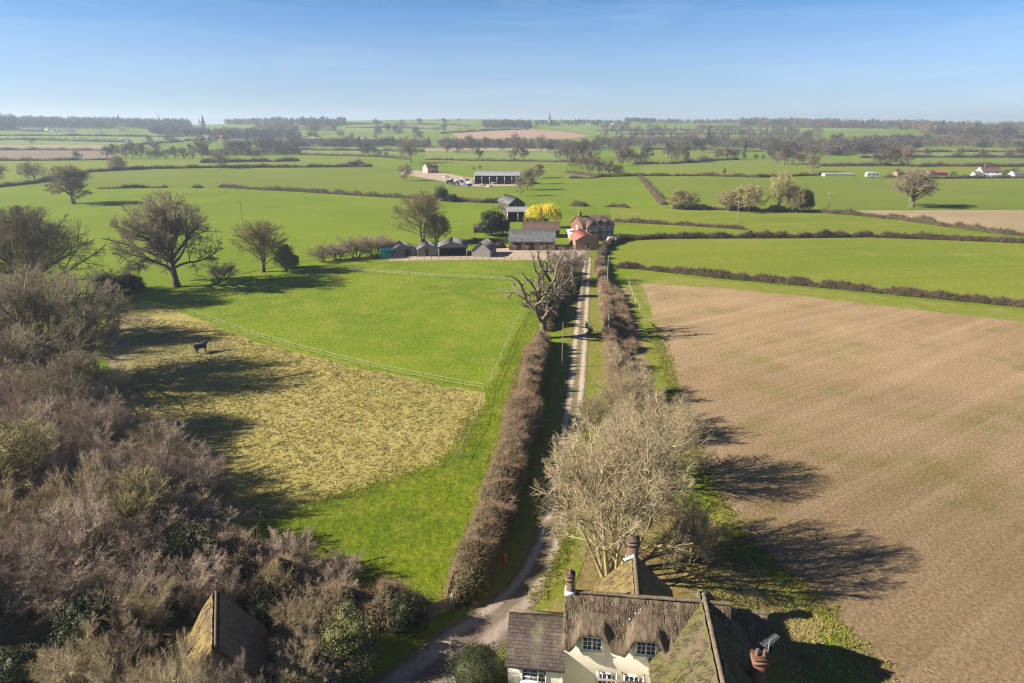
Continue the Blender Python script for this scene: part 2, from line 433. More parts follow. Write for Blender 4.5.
def tree(px, py, top, width, key, label, group=None, name='bare_tree', rot=None, cat='tree', loc=None):
    """a tree whose foot is seen at (px,py), its crown top at row `top` and its crown `width` pixels across"""
    p = loc or at(px, py)
    s = mpp(p)
    if loc is None:
        d = ray(px, top); hgt = H + d[2] * p[1] / d[1] - p[2]
    else: hgt = top
    wid = width * s if loc is None else width
    eh, ew = EXT[key]
    o = empty(name, p, random.uniform(0, 6.28) if rot is None else rot, label, cat, group, (wid / ew, wid / ew, hgt / eh))
    inst('trunk', PROTO[key][0], o); inst('crown', PROTO[key][1], o)
    return o

# ------------------------------------------------------------------ leafy things
def leaves(g, n, c, rad, size, shell=0.75, flat=0.6):
    """n leaf-sized quads through the outer volume of a lumpy ellipsoid"""
    d = unit(g.normal(size=(n, 3)))
    lump = 1 + 0.16 * np.sin(d[:, 0] * 5 + c[0]) * np.cos(d[:, 1] * 4.3 + 1) + 0.12 * np.sin(d[:, 2] * 6.1 + d[:, 0] * 3)
    rr = (shell + (1 - shell) * g.random(n) ** 0.6) * lump
    p = np.array(c) + d * rr[:, None] * np.array(rad)
    nrm = unit(d + 0.8 * g.normal(size=(n, 3)))
    u = unit(np.cross(nrm, g.normal(size=(n, 3)))); w = np.cross(nrm, u)
    s = size * g.uniform(0.6, 1.4, n)[:, None]
    v = np.stack([p - u * s, p - w * s * flat, p + u * s, p + w * s * flat], 1).reshape(-1, 3)
    return v, np.arange(4 * n).reshape(-1, 4)

def ellipsoid(mb, c, rad, m=0, seg=14, rings=9, g=None, amp=0.1):
    v, f = [], []
    for i in range(rings + 1):
        th = math.pi * i / rings
        for j in range(seg):
            ph = 2 * math.pi * j / seg
            k = 1 + (amp * g.uniform(-1, 1) if g is not None else 0)
            v.append((c[0] + rad[0] * k * math.sin(th) * math.cos(ph), c[1] + rad[1] * k * math.sin(th) * math.sin(ph), c[2] + rad[2] * k * math.cos(th)))
    for i in range(rings):
        for j in range(seg):
            f.append((i * seg + j, (i + 1) * seg + j, (i + 1) * seg + (j + 1) % seg, i * seg + (j + 1) % seg))
    mb.add(v, f, m)

def leafy(seed, blobs, n, size, leafmat, name='foliage', core=0.72):
    g = np.random.default_rng(seed); mb = MB()
    for c, rad in blobs:
        ellipsoid(mb, c, tuple(core * r for r in rad), 0, g=g)  # solid core added inside the leaves to block light
        mb.add(*leaves(g, int(n * rad[0] * rad[2]), c, rad, size), 1)
    return mb.mesh(name, [M['evergreen'] if leafmat is M['evergreen'] else M['olivebush'], leafmat])

def blobset(seed, n, w, h):
    g = np.random.default_rng(seed); out = [((0, 0, h * 0.5), (w * 0.38, w * 0.38, h * 0.5))]
    for i in range(n):
        a = g.uniform(0, 6.28); z = g.uniform(0.2, 0.78) * h; r = w * g.uniform(0.14, 0.24)
        k = w * 0.33 * (1 - 0.5 * z / h)
        out.append(((k * math.cos(a), k * math.sin(a), z), (r, r, r * 0.9)))
    return out

EV = [leafy(300 + i, blobset(300 + i, 13, 4.0, 4.0), 1100, 0.058, M['evergreen'], core=0.6) for i in range(3)]
ROUND = leafy(305, [((0, 0, 1.9), (2.0, 2.0, 2.1))], 2600, 0.042, M['evergreen'], core=0.74)
OLIVE = leafy(310, blobset(310, 18, 4.0, 4.0), 1300, 0.05, M['olivebush'], core=0.5)
STEM = MB().bar((0, 0, 0), (0.1, 0, 2.2), 0.14, 7, 0, 0.07).bar((0.05, 0, 1), (0.6, 0.3, 2.3), 0.06, 5, 0, 0.03).mesh('trunk', M['bark'])

def bush(p, w, h, mesh, label, group=None, name='evergreen_bush', cat='bush', rot=None):
    o = empty(name, p, random.uniform(0, 6.28) if rot is None else rot, label, cat, group, (w / 4, w / 4, h / 4))
    inst('trunk', STEM, o); inst('foliage', mesh, o)
    return o

# ------------------------------------------------------------------ the land
def terrain():
    mb = MB(); rs = [0.01] + list(np.linspace(60, 900, 12)) + list(np.geomspace(930, 7000, 70)); na = 360
    v, f = [], []
    for r in rs:
        for a in range(na):
            x, y = r * math.sin(2 * math.pi * a / na), r * math.cos(2 * math.pi * a / na)
            v.append((x, y, hill(x, y)))
    for i in range(len(rs) - 1):
        for a in range(na):
            b = (a + 1) % na
            f.append((i * na + a, i * na + b, (i + 1) * na + b, (i + 1) * na + a))
    mb.add(v, f)
    return tag(mb.build('ground', M['pasture'], smooth=True), kind='structure')
terrain()

LAYER = [0]
def field(name, px, m, wob=0.0):
    """one sheet of land with its outline surveyed from the picture, draped over the ground"""
    LAYER[0] += 1
    g = np.random.default_rng(900 + LAYER[0])
    P = [at(*p) for p in px]
    far = max(math.hypot(p[0], p[1]) for p in P)
    pts = []
    for a, b in zip(P, P[1:] + P[:1]):
        k = max(1, int(math.hypot(b[0] - a[0], b[1] - a[1]) / (0.9 if wob else 1e9)))
        k = min(k, 260)
        wv = np.convolve(g.normal(size=(k + 7)), np.ones(7) / 4, 'valid') + 0.45 * g.normal(size=k + 1)
        nx, ny = b[1] - a[1], a[0] - b[0]; nl = math.hypot(nx, ny) + 1e-9
        for i in range(k):
            t = i / k; w = wob * wv[i] * (1 if 0 < i else 0)
            pts.append((a[0] + (b[0] - a[0]) * t + w * nx / nl, a[1] + (b[1] - a[1]) * t + w * ny / nl))
    bm = bmesh.new()
    bm.faces.new([bm.verts.new((x, y, 0)) for x, y in pts])
    off = 0.004 * LAYER[0]
    if far > 700:
        bmesh.ops.triangulate(bm, faces=bm.faces[:])
        xs = [p[0] for p in pts]; ys = [p[1] for p in pts]
        for ax, lo, hi in ((0, min(xs), max(xs)), (1, min(ys), max(ys))):
            for c in np.arange(lo + 40, hi, 45):
                no = (1, 0, 0) if ax == 0 else (0, 1, 0)
                bmesh.ops.bisect_plane(bm, geom=bm.verts[:] + bm.edges[:] + bm.faces[:], plane_co=(c if ax == 0 else 0, c if ax else 0, 0), plane_no=no)
    else:
        bmesh.ops.triangulate(bm, faces=bm.faces[:])
    for v in bm.verts:
        v.co.z = hill(v.co.x, v.co.y) + off + (0.35 + 0.02 * LAYER[0]) * sstep(780, 1150, math.hypot(v.co.x, v.co.y))
    bmesh.ops.recalc_face_normals(bm, faces=bm.faces[:])
    me = bpy.data.meshes.new(name); bm.to_mesh(me); bm.free()
    if me.polygons and me.polygons[0].normal.z < 0: me.flip_normals()
    me.materials.append(M[m])
    o = bpy.data.objects.new(name, me); C.objects.link(o)
    return tag(o, kind='structure')

# far patchwork
field('far_pasture', [(-60, 131), (190, 134), (196, 139), (150, 146), (-60, 146)], 'bluegreen')
field('far_pasture', [(330, 127), (400, 121.5), (480, 121.5), (452, 132), (330, 133)], 'bluegreen')
field('far_pasture', [(240, 126), (330, 127), (330, 133), (420, 134), (440, 140), (240, 139)], 'darkgreen')
field('far_pasture', [(545, 125), (720, 126), (760, 131), (700, 139), (600, 136), (560, 130)], 'bluegreen')
field('red_soil_field', [(452, 134), (490, 131), (530, 129.5), (565, 132), (592, 136), (570, 139), (460, 139)], 'redsoil')
field('far_pasture', [(700, 127.5), (860, 127), (900, 131), (740, 133)], 'bluegreen')
field('far_pasture', [(600, 141), (720, 141), (730, 147), (600, 147)], 'bluegreen')
field('stubble_field', [(870, 140), (1060, 139.5), (1060, 142), (870, 142.5)], 'stubble')
field('ploughed_field', [(-60, 146), (106, 146), (112, 152), (118, 159), (-60, 160)], 'plough')
field('stubble_field', [(-60, 145.5), (100, 145.5), (106, 148), (-60, 149.5)], 'stubble')
field('pale_strip', [(425, 148.5), (545, 148.5), (560, 151.5), (425, 151.5)], 'stubble')
field('crop_field', [(-60, 160), (120, 160), (300, 156), (360, 157), (372, 166), (150, 169), (60, 176), (-60, 182)], 'wheat')
field('crop_field', [(300, 147), (420, 149), (420, 155), (300, 154)], 'bluegreen')
field('crop_field', [(425, 152), (570, 152), (570, 160), (425, 159)], 'bluegreen')
field('crop_field', [(425, 160), (570, 161), (562, 175), (525, 172), (450, 166)], 'wheat')
field('crop_field', [(900, 148), (1060, 149), (1060, 157), (860, 157)], 'bluegreen')
field('crop_field', [(660, 160), (900, 158), (1060, 159), (1060, 166), (640, 167)], 'darkgreen')
field('crop_field', [(600, 153), (720, 152), (725, 159), (620, 160)], 'wheat')
field('pasture_strip', [(640, 167), (1060, 166), (1060, 176), (640, 175.5)], 'wheat')
# middle distance, left of the lane
field('olive_field', [(-60, 187), (60, 181), (92, 173), (150, 170), (372, 167), (450, 172), (505, 192), (505, 202), (445, 199), (300, 188), (190, 187)], 'olive')
field('wide_field', [(-60, 189), (190, 188), (300, 189.5), (445, 201), (510, 204), (500, 238), (420, 246), (300, 262), (175, 288), (100, 288), (-60, 270)], 'pasture')
# right of the lane
field('crop_field', [(565, 178), (640, 178), (668, 207), (640, 220), (610, 221), (560, 212), (545, 195)], 'pasture')
field('olive_field', [(645, 178), (1080, 178), (1080, 209), (840, 210), (770, 211), (690, 208)], 'olive')
field('stubble_field', [(842, 210.5), (1080, 210), (1080, 229), (1000, 235), (950, 224)], 'stubble')
field('pasture_strip', [(610, 208), (690, 209), (770, 212), (840, 214), (900, 221), (960, 231), (1010, 237), (870, 235), (700, 235), (612, 222)], 'wheat')
field('bright_strip', [(612, 225), (745, 230), (820, 235), (612, 238)], 'pasture')
field('crop_field', [(606, 246), (640, 240), (870, 238), (1090, 246), (1090, 310), (1024, 305), (800, 282), (640, 268), (606, 268)], 'wheat')
field('far_farm_yard', [(404, 170), (440, 172), (470, 178), (520, 180), (522, 186), (470, 187), (440, 181), (400, 174)], 'yard', 0.3)
# near ground right of the lane
LAYER[0] = 2
field('grass_margin', [(626, 275), (640, 273), (720, 281), (800, 288), (1024, 311), (1150, 325), (1150, 330), (1400, 800), (900, 800), (820, 683), (745, 610), (690, 560), (668, 470), (645, 380), (630, 310)], 'margin', 0.0)
field('bare_arable_field', [(646, 284), (720, 288), (800, 296), (1024, 322), (1130, 334), (1400, 800), (985, 800), (880, 683), (800, 590), (735, 535), (700, 470), (676, 400), (655, 330)], 'arable', 0.5)
field('bramble_strip', [(608, 290), (626, 288), (640, 330), (655, 400), (664, 440), (640, 450), (615, 420), (606, 350)], 'scrubfloor', 0.3)
field('scrub_floor', [(600, 420), (650, 420), (680, 480), (700, 540), (735, 575), (760, 610), (800, 640), (830, 700), (560, 700), (580, 560), (592, 500)], 'gardenfloor', 0.3)
field('lush_bank', [(668, 452), (690, 462), (715, 520), (775, 580), (850, 660), (880, 700), (830, 700), (760, 630), (712, 590), (690, 540)], 'bank', 0.7)
# paddock
field('paddock', [(118, 300), (200, 280), (330, 264), (400, 258), (500, 259), (550, 262), (560, 285), (545, 330), (520, 420), (490, 520), (450, 600), (350, 600), (240, 560), (180, 480), (115, 395)], 'paddock')
field('rough_pasture', [(120, 306), (150, 305), (180, 312), (210, 325), (260, 343), (330, 362), (400, 376), (485, 393), (478, 412), (462, 440), (440, 465), (395, 477), (350, 492), (300, 507), (262, 520), (225, 512), (190, 480), (150, 430), (110, 395)], 'rough', 0.35)
field('trodden_strip', [(110, 312), (135, 313), (200, 335), (240, 350), (215, 366), (150, 372), (110, 372)], 'mud', 0.4)
field('mown_corner', [(262, 521), (300, 509), (350, 494), (395, 479), (441, 466), (463, 441), (480, 412), (494, 380), (512, 340), (535, 300), (548, 300), (540, 345), (520, 420), (490, 520), (450, 600), (350, 600), (262, 565)], 'lush', 0.15)
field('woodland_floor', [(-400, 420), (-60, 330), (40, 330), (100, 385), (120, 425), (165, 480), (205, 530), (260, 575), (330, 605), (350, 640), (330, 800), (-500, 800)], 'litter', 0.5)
# lane side and farm
field('lane_verge', [(572, 262), (602, 258), (606, 300), (612, 400), (600, 480), (585, 560), (560, 620), (520, 640), (505, 700), (430, 640), (480, 590), (520, 510), (545, 430), (560, 340), (570, 290)], 'verge')
field('farm_yard', [(470, 250), (500, 248), (512, 246), (556, 246), (584, 246), (590, 258), (583, 268), (570, 262), (540, 260.5), (470, 260)], 'yard', 0.2)
field('stable_yard', [(388, 256.5), (470, 254), (470, 260), (388, 261)], 'yard', 0.2)
field('garden_ground', [(520, 640), (560, 590), (640, 600), (760, 620), (800, 683), (900, 900), (300, 900), (420, 690), (500, 660)], 'verge', 0.2)

# the lane: two worn wheel tracks in gravel, widening into the drive at the bend
def lane_mat():
    m, nt, b = new_mat('lane_gravel')
    uv = node(nt, 'ShaderNodeTexCoord').outputs['UV']
    pos = node(nt, 'ShaderNodeNewGeometry').outputs['Position']
    sx = node(nt, 'ShaderNodeSeparateXYZ'); nt.links.new(uv, sx.inputs[0])
    u = mathn(nt, 'ADD', sx.outputs[0], mathn(nt, 'MULTIPLY', mathn(nt, 'SUBTRACT', noise(nt, pos, 0.6, 4), 0.5), 0.22))
    tr = mathn(nt, 'ABSOLUTE', mathn(nt, 'SUBTRACT', mathn(nt, 'ABSOLUTE', mathn(nt, 'SUBTRACT', u, 0.5)), 0.27))
    track = rampf(nt, tr, 0.17, 0.06)
    near = rampf(nt, sx.outputs[1], 40, 62)
    base = mixc(nt, rampf(nt, noise(nt, pos, 0.5, 6), 0.4, 0.6), (0.115, 0.09, 0.07), (0.175, 0.14, 0.11))
    mid = mixc(nt, near, base, (0.19, 0.155, 0.075))
    col = mixc(nt, track, mid, mixc(nt, near, mixc(nt, noise(nt, pos, 1.5, 5), (0.20, 0.16, 0.13), (0.33, 0.27, 0.22)), (0.44, 0.365, 0.29)))
    edge = mathn(nt, 'MULTIPLY', rampf(nt, mathn(nt, 'ABSOLUTE', mathn(nt, 'SUBTRACT', u, 0.5)), 0.42, 0.5), 0.8)
    col = mixc(nt, edge, col, (0.14, 0.13, 0.05))
    col = mixc(nt, 1.0, col, grey(nt, rampf(nt, noise(nt, pos, 3.0, 6, 0.75), 0.25, 0.75, 0.75, 1.2)), 'MULTIPLY')
    nt.links.new(col, b.inputs['Base Color']); b.inputs['Roughness'].default_value = 0.95
    bump(nt, b, noise(nt, pos, 2.5, 6, 0.75), 0.5, 0.06)
    return m
M['lane'] = lane_mat()

def lane():
    rows = [(258, 584.5, 591.5), (268, 582, 591), (280, 580, 590.5), (300, 576.5, 590), (325, 573.5, 589), (350, 570.5, 588), (375, 567.5, 586.5), (400, 564.5, 585), (425, 560.5, 582), (450, 555.5, 580), (475, 550.5, 578), (500, 545.5, 575),
            (520, 541, 570), (540, 534, 566), (555, 526, 561), (570, 518, 556), (585, 506, 549), (600, 490, 540), (615, 468, 529), (630, 443, 515), (645, 420, 505), (660, 402, 494), (675, 382, 482), (690, 360, 470), (710, 330, 458), (740, 280, 440)]
    bm = bmesh.new(); uvl = bm.loops.layers.uv.new('UVMap')
    L = [(at(l, y), at(r, y)) for y, l, r in rows]
    K = 8; grid = []
    for (a, b) in L:
        grid.append([bm.verts.new((a[0] + (b[0] - a[0]) * k / K, a[1] + (b[1] - a[1]) * k / K, 0.004 * (LAYER[0] + 1))) for k in range(K + 1)])
    for i in range(len(grid) - 1):
        for k in range(K):
            f = bm.faces.new([grid[i][k], grid[i][k + 1], grid[i + 1][k + 1], grid[i + 1][k]])
            for lp, (ii, kk) in zip(f.loops, ((i, k), (i, k + 1), (i + 1, k + 1), (i + 1, k))):
                lp[uvl].uv = (kk / K, L[ii][0][1])
    bmesh.ops.recalc_face_normals(bm, faces=bm.faces[:])
    me = bpy.data.meshes.new('lane'); bm.to_mesh(me); bm.free()
    if me.polygons[0].normal.z < 0: me.flip_normals()
    me.materials.append(M['lane'])
    o = bpy.data.objects.new('lane', me); C.objects.link(o); tag(o, kind='structure')
lane()

# ------------------------------------------------------------------ hedges
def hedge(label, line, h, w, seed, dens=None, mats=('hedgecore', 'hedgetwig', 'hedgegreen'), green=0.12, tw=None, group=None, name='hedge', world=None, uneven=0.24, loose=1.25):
    """a hedge along a line surveyed from the picture: a lumpy dark inside with twigs all over it"""
    g = np.random.default_rng(seed)
    P = np.array(world if world is not None else [at(*p) for p in line])
    seg = np.linalg.norm(np.diff(P[:, :2], axis=0), axis=1); cum = np.concatenate([[0], np.cumsum(seg)]); Ltot = cum[-1]
    if P[:, 1].min() > 140: h *= 0.82; w *= 0.82
    px = np.median([mpp(p) for p in P])
    if tw is None: tw = (max(0.45, 1.7 * px), max(0.011, 0.10 * px))
    if dens is None: dens = min(60.0, 2.2 / max(px, 0.05) ** 2)
    ds = max(0.5, min(2.0 * px, 6.0)); n = max(3, int(Ltot / ds)); s = np.linspace(0, Ltot, n)
    ctr = np.stack([np.interp(s, cum, P[:, k]) for k in range(3)], 1)
    tan = unit(np.gradient(ctr[:, :2], axis=0)); nor = np.stack([-tan[:, 1], tan[:, 0]], 1)
    prof = np.array([(-0.5, 0), (-0.54, 0.35), (-0.5, 0.7), (-0.33, 0.93), (0, 1.0), (0.33, 0.93), (0.5, 0.7), (0.54, 0.35), (0.5, 0)])
    kern = np.ones(5) / 5
    def wob(): return np.convolve(g.normal(size=n + 4), kern, 'valid') * 2.2
    hv = h * np.clip(1 + uneven * wob(), 0.45, 1.6); wv = w * np.clip(1 + uneven * 0.7 * wob(), 0.55, 1.5)
    tp = np.minimum(np.minimum(s, Ltot - s) / max(1.2 * h, 0.02 * Ltot * 0), 1.0); tp = 0.3 + 0.7 * np.sqrt(tp)
    hv *= tp; wv *= tp
    jit = 1 + 0.11 * g.normal(size=(n, len(prof)))
    cw = 0.82 * loose if loose < 1 else 0.82
    X = ctr[:, None, 0] + nor[:, None, 0] * prof[None, :, 0] * wv[:, None] * jit * cw
    Y = ctr[:, None, 1] + nor[:, None, 1] * prof[None, :, 0] * wv[:, None] * jit * cw
    Z = ctr[:, None, 2] - 0.05 + prof[None, :, 1] * hv[:, None] * jit * 0.88
    V = np.stack([X, Y, Z], -1); k = len(prof)
    mb = MB()
    i = np.arange(n - 1)[:, None] * k; j = np.arange(k - 1)[None]
    mb.add(V.reshape(-1, 3), np.stack([i + j, i + j + 1, i + k + j + 1, i + k + j], -1).reshape(-1, 4))
    mb.poly(V[0][::-1]); mb.poly(V[-1])
    area = Ltot * (2 * h + w); N = int(min(area * dens, 60000))
    a = g.random(N) * (n - 1); ai = a.astype(int); af = (a - ai)[:, None]
    b = g.random(N) * (k - 1); bi = b.astype(int); bf = (b - bi)[:, None]
    p = (V[ai, bi] * (1 - bf) + V[ai, bi + 1] * bf) * (1 - af) + (V[ai + 1, bi] * (1 - bf) + V[ai + 1, bi + 1] * bf) * af
    out = p - (ctr[ai] * (1 - af) + ctr[ai + 1] * af); out[:, 2] -= 0.45 * h; out = unit(out)
    d = unit(out * 0.8 + np.array([0, 0, 0.55]) + 0.55 * g.normal(size=(N, 3)))
    ln = tw[0] * g.uniform(0.5, 1.3, N) * loose
    isg = g.random(N) < green
    T = np.nonzero(~isg)[0]
    pts = np.stack([p[T] - d[T] * 0.15, p[T] + d[T] * ln[T, None] * 0.5, p[T] + (d[T] + 0.25 * g.normal(size=(len(T), 3))) * ln[T, None]], 1)
    v, f = tubes(pts, np.broadcast_to(np.array([1.0, 0.8, 0.35])[None] * tw[1], (len(T), 3)), 3); mb.add(v, f, 1)
    # leaves or clumps of fine twigs
    G = np.nonzero(isg)[0]
    if len(G):
        sz = tw[0] * 0.3 * g.uniform(0.5, 1.2, len(G))[:, None]
        u = unit(np.cross(out[G], g.normal(size=(len(G), 3)))); ww = np.cross(unit(out[G] + 0.5 * g.normal(size=(len(G), 3))), u)
        c = p[G] + out[G] * 0.12
        mb.add(np.stack([c - u * sz, c - ww * sz * 0.7, c + u * sz, c + ww * sz * 0.7], 1).reshape(-1, 3), np.arange(4 * len(G)).reshape(-1, 4), 2)
    if px > 0.2: mats = (mats[0], 'farhedge', mats[2])
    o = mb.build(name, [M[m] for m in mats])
    return tag(o, label, 'hedge', group)

hedge('tall shaggy brown hedge along the left side of the lane', [(458, 603), (474, 575), (490, 535), (502, 500), (514, 455), (524, 415), (534, 375), (543, 342)], 3.3, 3.0, 1, uneven=0.16)
hedge('rounded tuft of taller brown thorn in the left lane hedge below the dead tree', [(519, 445), (528, 412)], 4.4, 4.6, 2, name='thorn_clump', loose=1.5, uneven=0.1)
hedge('narrower hedge continuing up the left of the lane beyond the dead tree', [(547, 332), (556, 305), (564, 285), (570, 272)], 2.6, 2.2, 3, green=0.3)
hedge('low clipped brown hedge along the right side of the lane up to the farm', [(600, 262), (603, 285), (607, 320), (611, 350), (617, 385)], 1.9, 1.7, 4, green=0.05)
hedge('mixed dark hedge with leafy shrubs at the bottom edge of the paddock', [(205, 560), (240, 584), (285, 608), (320, 618), (360, 622), (400, 620), (432, 610)], 4.3, 3.6, 5, green=0.3, uneven=0.3, loose=1.5)
hedge('dark leafy hedge end between the wooden gate and the lane', [(452, 606), (466, 596), (480, 582)], 2.9, 3.0, 6, green=0.75, uneven=0.15)
hedge('clipped hedge between the bare brown field and the green field beyond it', [(614, 268), (640, 269), (720, 278), (800, 285), (900, 295), (1024, 307), (1110, 316)], 1.7, 1.6, 7)
hedge('dark hedge curving from the farmhouse corner across to the right', [(598, 275), (601, 256), (606, 247), (622, 241), (660, 238.5), (740, 238), (800, 238), (870, 237), (960, 240.5), (1090, 247)], 2.1, 1.9, 8, green=0.05)
hedge('straight trimmed hedge running right from the brick farmhouse', [(612, 222), (680, 225.5), (746, 230)], 1.7, 1.6, 9)
hedge('short hedge running up the hill between two green fields behind the farm', [(640, 178), (652, 192), (662, 205)], 2.4, 2.6, 10)
hedge('ragged hedge between the grass strip and the crop field on the right', [(672, 209), (700, 210), (735, 210), (770, 212), (800, 212)], 2.4, 2.4, 11, uneven=0.4)
hedge('low hedge curving round the pale stubble on the right', [(820, 213), (860, 216), (900, 220), (950, 227), (1000, 234), (1060, 238)], 2.0, 2.0, 12, uneven=0.3)
hedge('small isolated hedge remnant in the green field behind the yellow willow', [(570, 206), (580, 206.5), (589, 206.5)], 1.9, 1.8, 13)
hedge('low flat hedge remnant in the green field right of the farmhouse pole', [(603, 207), (615, 207), (629, 208)], 1.3, 2.0, 14)
hedge('long roadside hedge behind the fields on the right', [(566, 173), (600, 177), (640, 176), (700, 176), (760, 177.5), (830, 175), (840, 176)], 1.9, 2.0, 15)
hedge('roadside hedge running right from the white caravan', [(884, 177.5), (930, 179), (980, 178.5), (1080, 178)], 2.0, 2.2, 16)
hedge('sparse broken hedge left of centre in the wide green field', [(97, 189), (120, 188.5), (145, 188), (168, 188)], 1.7, 1.6, 17, uneven=0.5)
hedge('single round thorn bush on the line of the broken hedge', [(192, 188), (203, 188)], 1.7, 2.4, 18, name='thorn_bush')
hedge('long hedge crossing the wide field towards the lane', [(219, 187.5), (260, 190), (300, 192), (360, 196), (420, 199.5), (445, 201), (480, 203), (506, 203)], 2.1, 1.9, 19)
hedge('dark hedge curving down the left of the picture to the field oak', [(-40, 190), (0, 187), (30, 184), (60, 179), (85, 173)], 2.6, 3.0, 20)
hedge('dark hedge below the ploughed strip reaching to the middle trees', [(85, 172.5), (120, 170.5), (150, 169), (210, 168), (300, 167.5), (372, 167)], 2.6, 2.4, 21)
hedge('rounded dark bushes at the end of the middle hedge', [(345, 167), (358, 166), (371, 167)], 4.2, 4.0, 22, name='thorn_clump')
hedge('dark hedge along the lower edge of the ploughed strip', [(-60, 161), (20, 161), (80, 160.5), (118, 160)], 2.6, 2.6, 23)
hedge('thin hedge above the round bushes left of centre', [(300, 155), (345, 156), (380, 157), (410, 160)], 2.0, 2.2, 24)
hedge('thin hedge behind the open barn', [(425, 160), (480, 161), (560, 162), (600, 163)], 1.7, 2.0, 25)
hedge('hedge below the belt of bare trees right of centre', [(632, 164.5), (670, 164), (720, 160.5), (740, 160)], 2.3, 2.4, 26)
hedge('short clipped hedge left of the diagonal hedge', [(568, 178.5), (590, 178.5), (606, 176)], 1.7, 2.0, 27)
hedge('hedge behind the roadside on the far right', [(820, 166.5), (880, 166), (940, 166.5), (1000, 167), (1080, 167)], 2.8, 3.0, 28, uneven=0.35)
hedge('dark hedge under the wooded ridge on the right', [(860, 139.5), (920, 138.5), (1000, 139), (1080, 138)], 6.0, 9.0, 29, uneven=0.4)
hedge('far hedge across the pale green field on the left', [(-60, 142), (20, 140), (100, 142), (130, 142.5)], 3.0, 3.5, 30)
hedge('strip of loose brown bramble between the clipped lane hedge and the brown field', [(612, 290), (617, 310), (624, 335), (630, 355)], 1.3, 2.4, 32, uneven=0.5, loose=1.4, green=0.05)
hedge('bramble hedge along the edge of the brown field beside the lane', [(612, 330), (616, 370), (622, 410), (630, 450)], 1.5, 2.2, 31, uneven=0.5, loose=1.3, green=0.06)
hedge('dark evergreen hedge between the pale gabled shed and the long barn', [(489, 248), (498, 248), (506, 247.5)], 2.0, 2.6, 33, green=0.9, mats=('hedgecore', 'hedgetwig', 'evergreen'))
hedge('dark leafy garden hedge behind the pale gabled shed', [(470, 243), (485, 243), (503, 242)], 1.6, 2.4, 34, green=0.9, mats=('hedgecore', 'hedgetwig', 'evergreen'))

def tufts(label, line, n, spread, lo, hi, m, seed):
    """loose grass and dead stems along an edge"""
    g = np.random.default_rng(seed); P = np.array([at(*q) for q in line]); seg = np.linalg.norm(np.diff(P[:, :2], axis=0), axis=1); cum = np.concatenate([[0], np.cumsum(seg)])
    s = g.uniform(0, cum[-1], n); c = np.stack([np.interp(s, cum, P[:, k]) for k in range(2)], 1) + g.normal(size=(n, 2)) * spread; lo, hi = lo * 0.6, hi * 0.6
    k = 7; b = np.repeat(np.concatenate([c, np.full((n, 1), 0.02)], 1), k, 0); b[:, :2] += g.normal(size=(n * k, 2)) * 0.1
    a = g.uniform(0, 6.28, n * k); t = b + np.stack([np.cos(a) * 0.14, np.sin(a) * 0.14, g.uniform(lo, hi, n * k)], 1)
    mb = MB(); mb.add(*tubes(np.stack([b, t], 1), np.broadcast_to(np.array([[0.035, 0.008]]), (n * k, 2)), 3))
    tag(mb.build('edge_grass', M[m]), label, 'grass', None, 'stuff')
M['tuftgreen'] = mat('edge_grass_tufts', (0.16, 0.20, 0.016), (0.28, 0.26, 0.05), 0.3, world=True)
M['tuftstraw'] = mat('dead_grass_tufts', (0.26, 0.215, 0.075), (0.44, 0.36, 0.16), 0.3, world=True)
tufts('ragged grass where the yellow rough meets the green corner of the paddock', [(262, 520), (300, 508), (350, 493), (395, 478), (440, 465), (463, 440), (480, 408)], 1200, 0.9, 0.08, 0.2, 'tuftgreen', 1)
tufts('grass and weeds along the left edge of the bare brown field', [(655, 330), (676, 400), (700, 470), (735, 535), (800, 590), (880, 683)], 2600, 0.7, 0.1, 0.3, 'tuftgreen', 2)
tufts('pale dead grass at the foot of the tall lane hedge', [(450, 600), (474, 545), (488, 500), (500, 455), (513, 400), (530, 345)], 2200, 0.5, 0.2, 0.5, 'tuftstraw', 3)
tufts('rough grass on the verge between the lane and the willows', [(536, 600), (560, 560), (574, 500), (582, 450), (588, 400)], 1300, 0.5, 0.12, 0.35, 'tuftgreen', 4)
tufts('dead stems and grass on the bank behind the cottage', [(690, 520), (720, 570), (760, 610), (820, 660)], 2600, 1.6, 0.12, 0.4, 'tuftstraw', 5)

